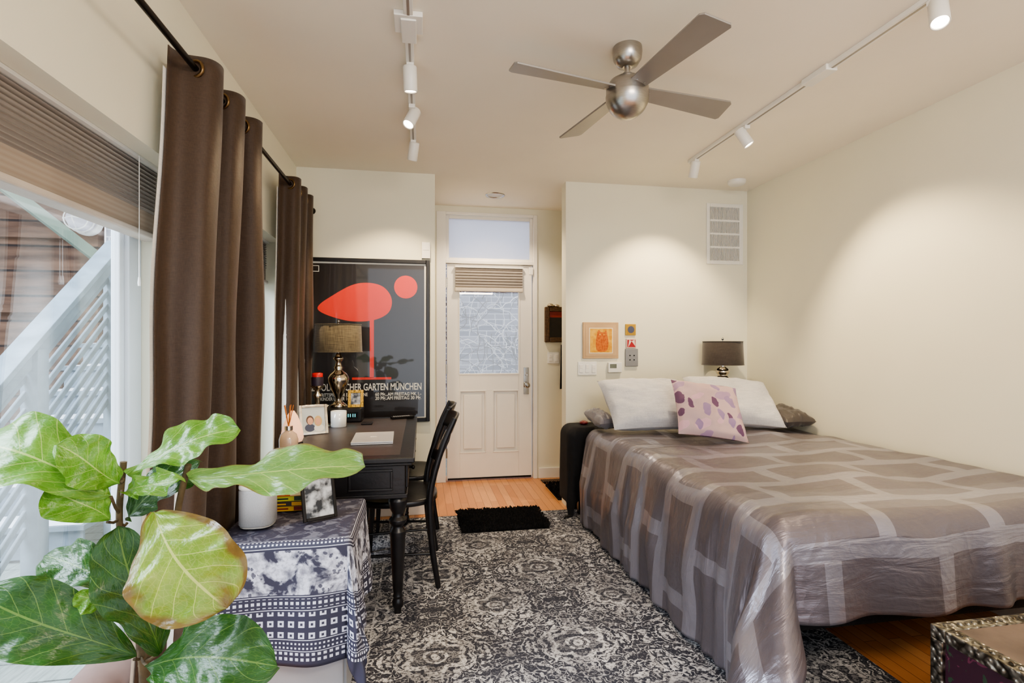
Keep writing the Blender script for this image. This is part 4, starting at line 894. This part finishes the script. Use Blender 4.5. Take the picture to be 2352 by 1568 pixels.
mb.box(x0,y0,zt-.034,x1,y0+w,zt,m_emb); mb.box(x0,y1-w,zt-.034,x1,y1,zt,m_emb); mb.box(x0,y0+w,zt-.034,x0+w,y1-w,zt,m_emb); mb.box(x1-w,y0+w,zt-.034,x1,y1-w,zt,m_emb)
for x in (x0,x1-.035):
    for y in (y0,y1-.035): mb.box(x,y,.0125 if x<1.7 else .001,x+.035,y+.035,zt-.034,m_emb)
mb.box(x0,y0+.05,.02,x0+.012,y1-.05,.07,m_emb)
for k in range(24): mb.lathe([(.009,0),(.007,.003),(.002,.005)],(x0+.021,y0+.05+k*.022,zt),m_emb,8,capb=False)
for k in range(40): mb.lathe([(.009,0),(.007,.003),(.002,.005)],(x0+.03+k*.023,y1-.021,zt),m_emb,8,capb=False)
mb.build('metal_trim',parent=chest,bevel=.005)
# ------------------------------------------------------------------ plant
pl=empty('potted_fiddle_leaf_fig',(0,0,0)); tag(pl,'fiddle-leaf fig with large green leaves near the window','plant')
mb=MB(); mb.lathe([(.11,0),(.13,.02),(.155,.30),(.165,.32),(.165,.34),(.15,.34),(.145,.30)],(.02,0,0),M('clay_pot',C(120,110,104),.7),36,capt=False); mb.build('pot',parent=pl)
mb=MB(); mb.lathe([(.001,.30),(.147,.30)],(.02,0,0),M('soil',C(50,38,30),.95,var=.4,ns=60),30,capt=False,capb=False); mb.build('soil',parent=pl)
mb=MB(); mb.tube(smooth_open([(.02,.0,.29),(.03,0,.5),(.025,0,.69),(-.005,0,.83),(-.02,0,.94),(-.012,0,1.05)],6),[.012]*10+[.010]*10+[.006]*11,m_bark,10)
mb.tube(smooth_open([(.025,0,.66),(.07,.01,.80),(.088,.005,.95),(.112,0,1.045)],6),[.009]*10+[.006]*9,m_bark,8); mb.build('trunk',parent=pl)
def leaf(stem,base,tip,W,nrm,mat,arch=.02,cup=.15,seed=0,wave=.010):
    base=Vector(base);tip=Vector(tip);d=(tip-base);Ln=d.length;d.normalize();n=Vector(nrm).normalized();n=(n-d*n.dot(d)).normalized();s=d.cross(n)
    mb=MB(); mb.tube([Vector(stem),(Vector(stem)+base)/2+Vector((0,0,-.004)),base],.0028,m_bark,6)
    def fn(u,v):
        a=2*u-1; t=v
        f=(max(0,math.sin(PI*min(1,t)**1.28)))**.55*(.70+.34*t)*(1+.05*math.sin(7*t+seed+(1 if a>0 else 0)))
        if t>.999 or t<.001: f=.012
        w=W/2*f
        h=arch*math.sin(PI*t*.9)-arch*.9*t*t+cup*w*abs(a)**1.5+wave*math.sin(t*13+seed+(2 if a>0 else 0))*abs(a)**2+.004*math.sin(t*31+seed)*abs(a)
        h+=.006*math.sin(t*42-abs(a)*9)*abs(a)*(1-abs(a))*W/.15
        return base+d*(t*Ln)+s*(a*w+.006*math.sin(4*t+seed))+n*h
    mb.grid(18,44,fn,mat,uvf=lambda u,v:(u,v)); mb.build('leaf',parent=pl)
leaf((.11,0,1.03),(.120,-.005,1.022),(.470,-.08,1.058),.130,(0,-.5,.85),m_leafR,.004,.08,1,.012)
leaf((-.012,0,1.04),(.0,-.005,1.03),(.190,.03,1.112),.115,(0.1,-.62,.8),m_leafL,.012,.12,2)
leaf((-.02,0,.95),(-.005,-.04,.995),(-.245,-.08,1.115),.165,(.25,-.6,.8),m_leafL,.05,.08,3,.014)
leaf((-.012,0,1.02),(-.008,-.01,1.015),(-.062,-.09,1.095),.10,(.2,-.8,.6),m_leafL,.01,.2,4)
leaf((-.015,0,.93),(-.012,.01,.93),(.095,.05,1.045),.105,(0,-.7,.7),m_leafD,.02,.15,5)
leaf((-.015,0,1.0),(.0,-.02,.99),(.125,-.05,1.035),.06,(0,-.7,.7),m_leafL,.01,.15,11)
leaf((.08,0,.93),(.100,-.08,.978),(.248,-.13,.832),.195,(.05,-.88,.5),m_leafLb,.025,.10,6,.012)
leaf((.025,0,.67),(.068,-.02,.695),(.025,-.06,.945),.130,(.25,-.95,.1),m_leafD,.02,.25,7)
leaf((.025,0,.68),(.030,-.03,.69),(-.190,-.10,.848),.140,(-.25,-.75,.75),m_leafD,.02,.12,8)
leaf((.02,0,.68),(.068,-.05,.69),(.335,-.14,.752),.145,(0,-.75,.7),m_leafD,.03,.12,9)
leaf((.0,0,.80),(-.02,.03,.80),(-.22,.05,.85),.10,(0,-.6,.8),m_leafD,.02,.12,10)
leaf((.025,0,.62),(.05,-.03,.615),(.24,-.10,.655),.13,(0,-.7,.7),m_leafL,.02,.12,12)
leaf((.01,0,.78),(.0,-.03,.785),(-.05,-.06,.83),.055,(0,-.9,.4),m_leafL,.01,.2,13)
leaf((-.02,0,.94),(-.02,-.03,.945),(-.08,-.08,1.03),.095,(.5,-.7,.5),m_leafL,.02,.2,14)
pl.location=(-.55,1.11,0.001); pl.rotation_euler=(0,0,-math.radians(9.83))
# ------------------------------------------------------------------ lights
w=bpy.data.worlds.new('World'); SC.world=w; w.use_nodes=True; bg=w.node_tree.nodes['Background']; bg.inputs[0].default_value=(.84,.91,1,1); bg.inputs[1].default_value=2.3
def area(name,loc,target,sx,sy,e,c):
    ld=bpy.data.lights.new(name,'AREA'); ld.shape='RECTANGLE'; ld.size=sx; ld.size_y=sy; ld.energy=e; ld.color=c
    o=bpy.data.objects.new(name,ld); COL.objects.link(o); o.location=loc; o.rotation_euler=(Vector(target)-Vector(loc)).to_track_quat('-Z','Y').to_euler(); return o
area('daylight',(-2.9,1.2,3.3),(0.2,1.9,.6),2.6,1.6,460,(.74,.86,1))
area('fill_light_behind',(.9,-.4,2.45),(.9,1.6,.6),1.0,.5,42,(1,.84,.66))  # warm fill added behind the camera to brighten the room, not a real fixture
SC.view_settings.look='AgX - Medium High Contrast'
SC.view_settings.exposure=.14
# ------------------------------------------------------------------ camera
cd=bpy.data.cameras.new('Camera'); cd.sensor_width=36; cd.lens=1200/2352*36; cd.shift_y=6/2352; cd.clip_start=.05
co=bpy.data.objects.new('Camera',cd); COL.objects.link(co); co.location=(0,0,1.276); co.rotation_euler=(PI/2,0,-math.radians(9.83)); SC.camera=co
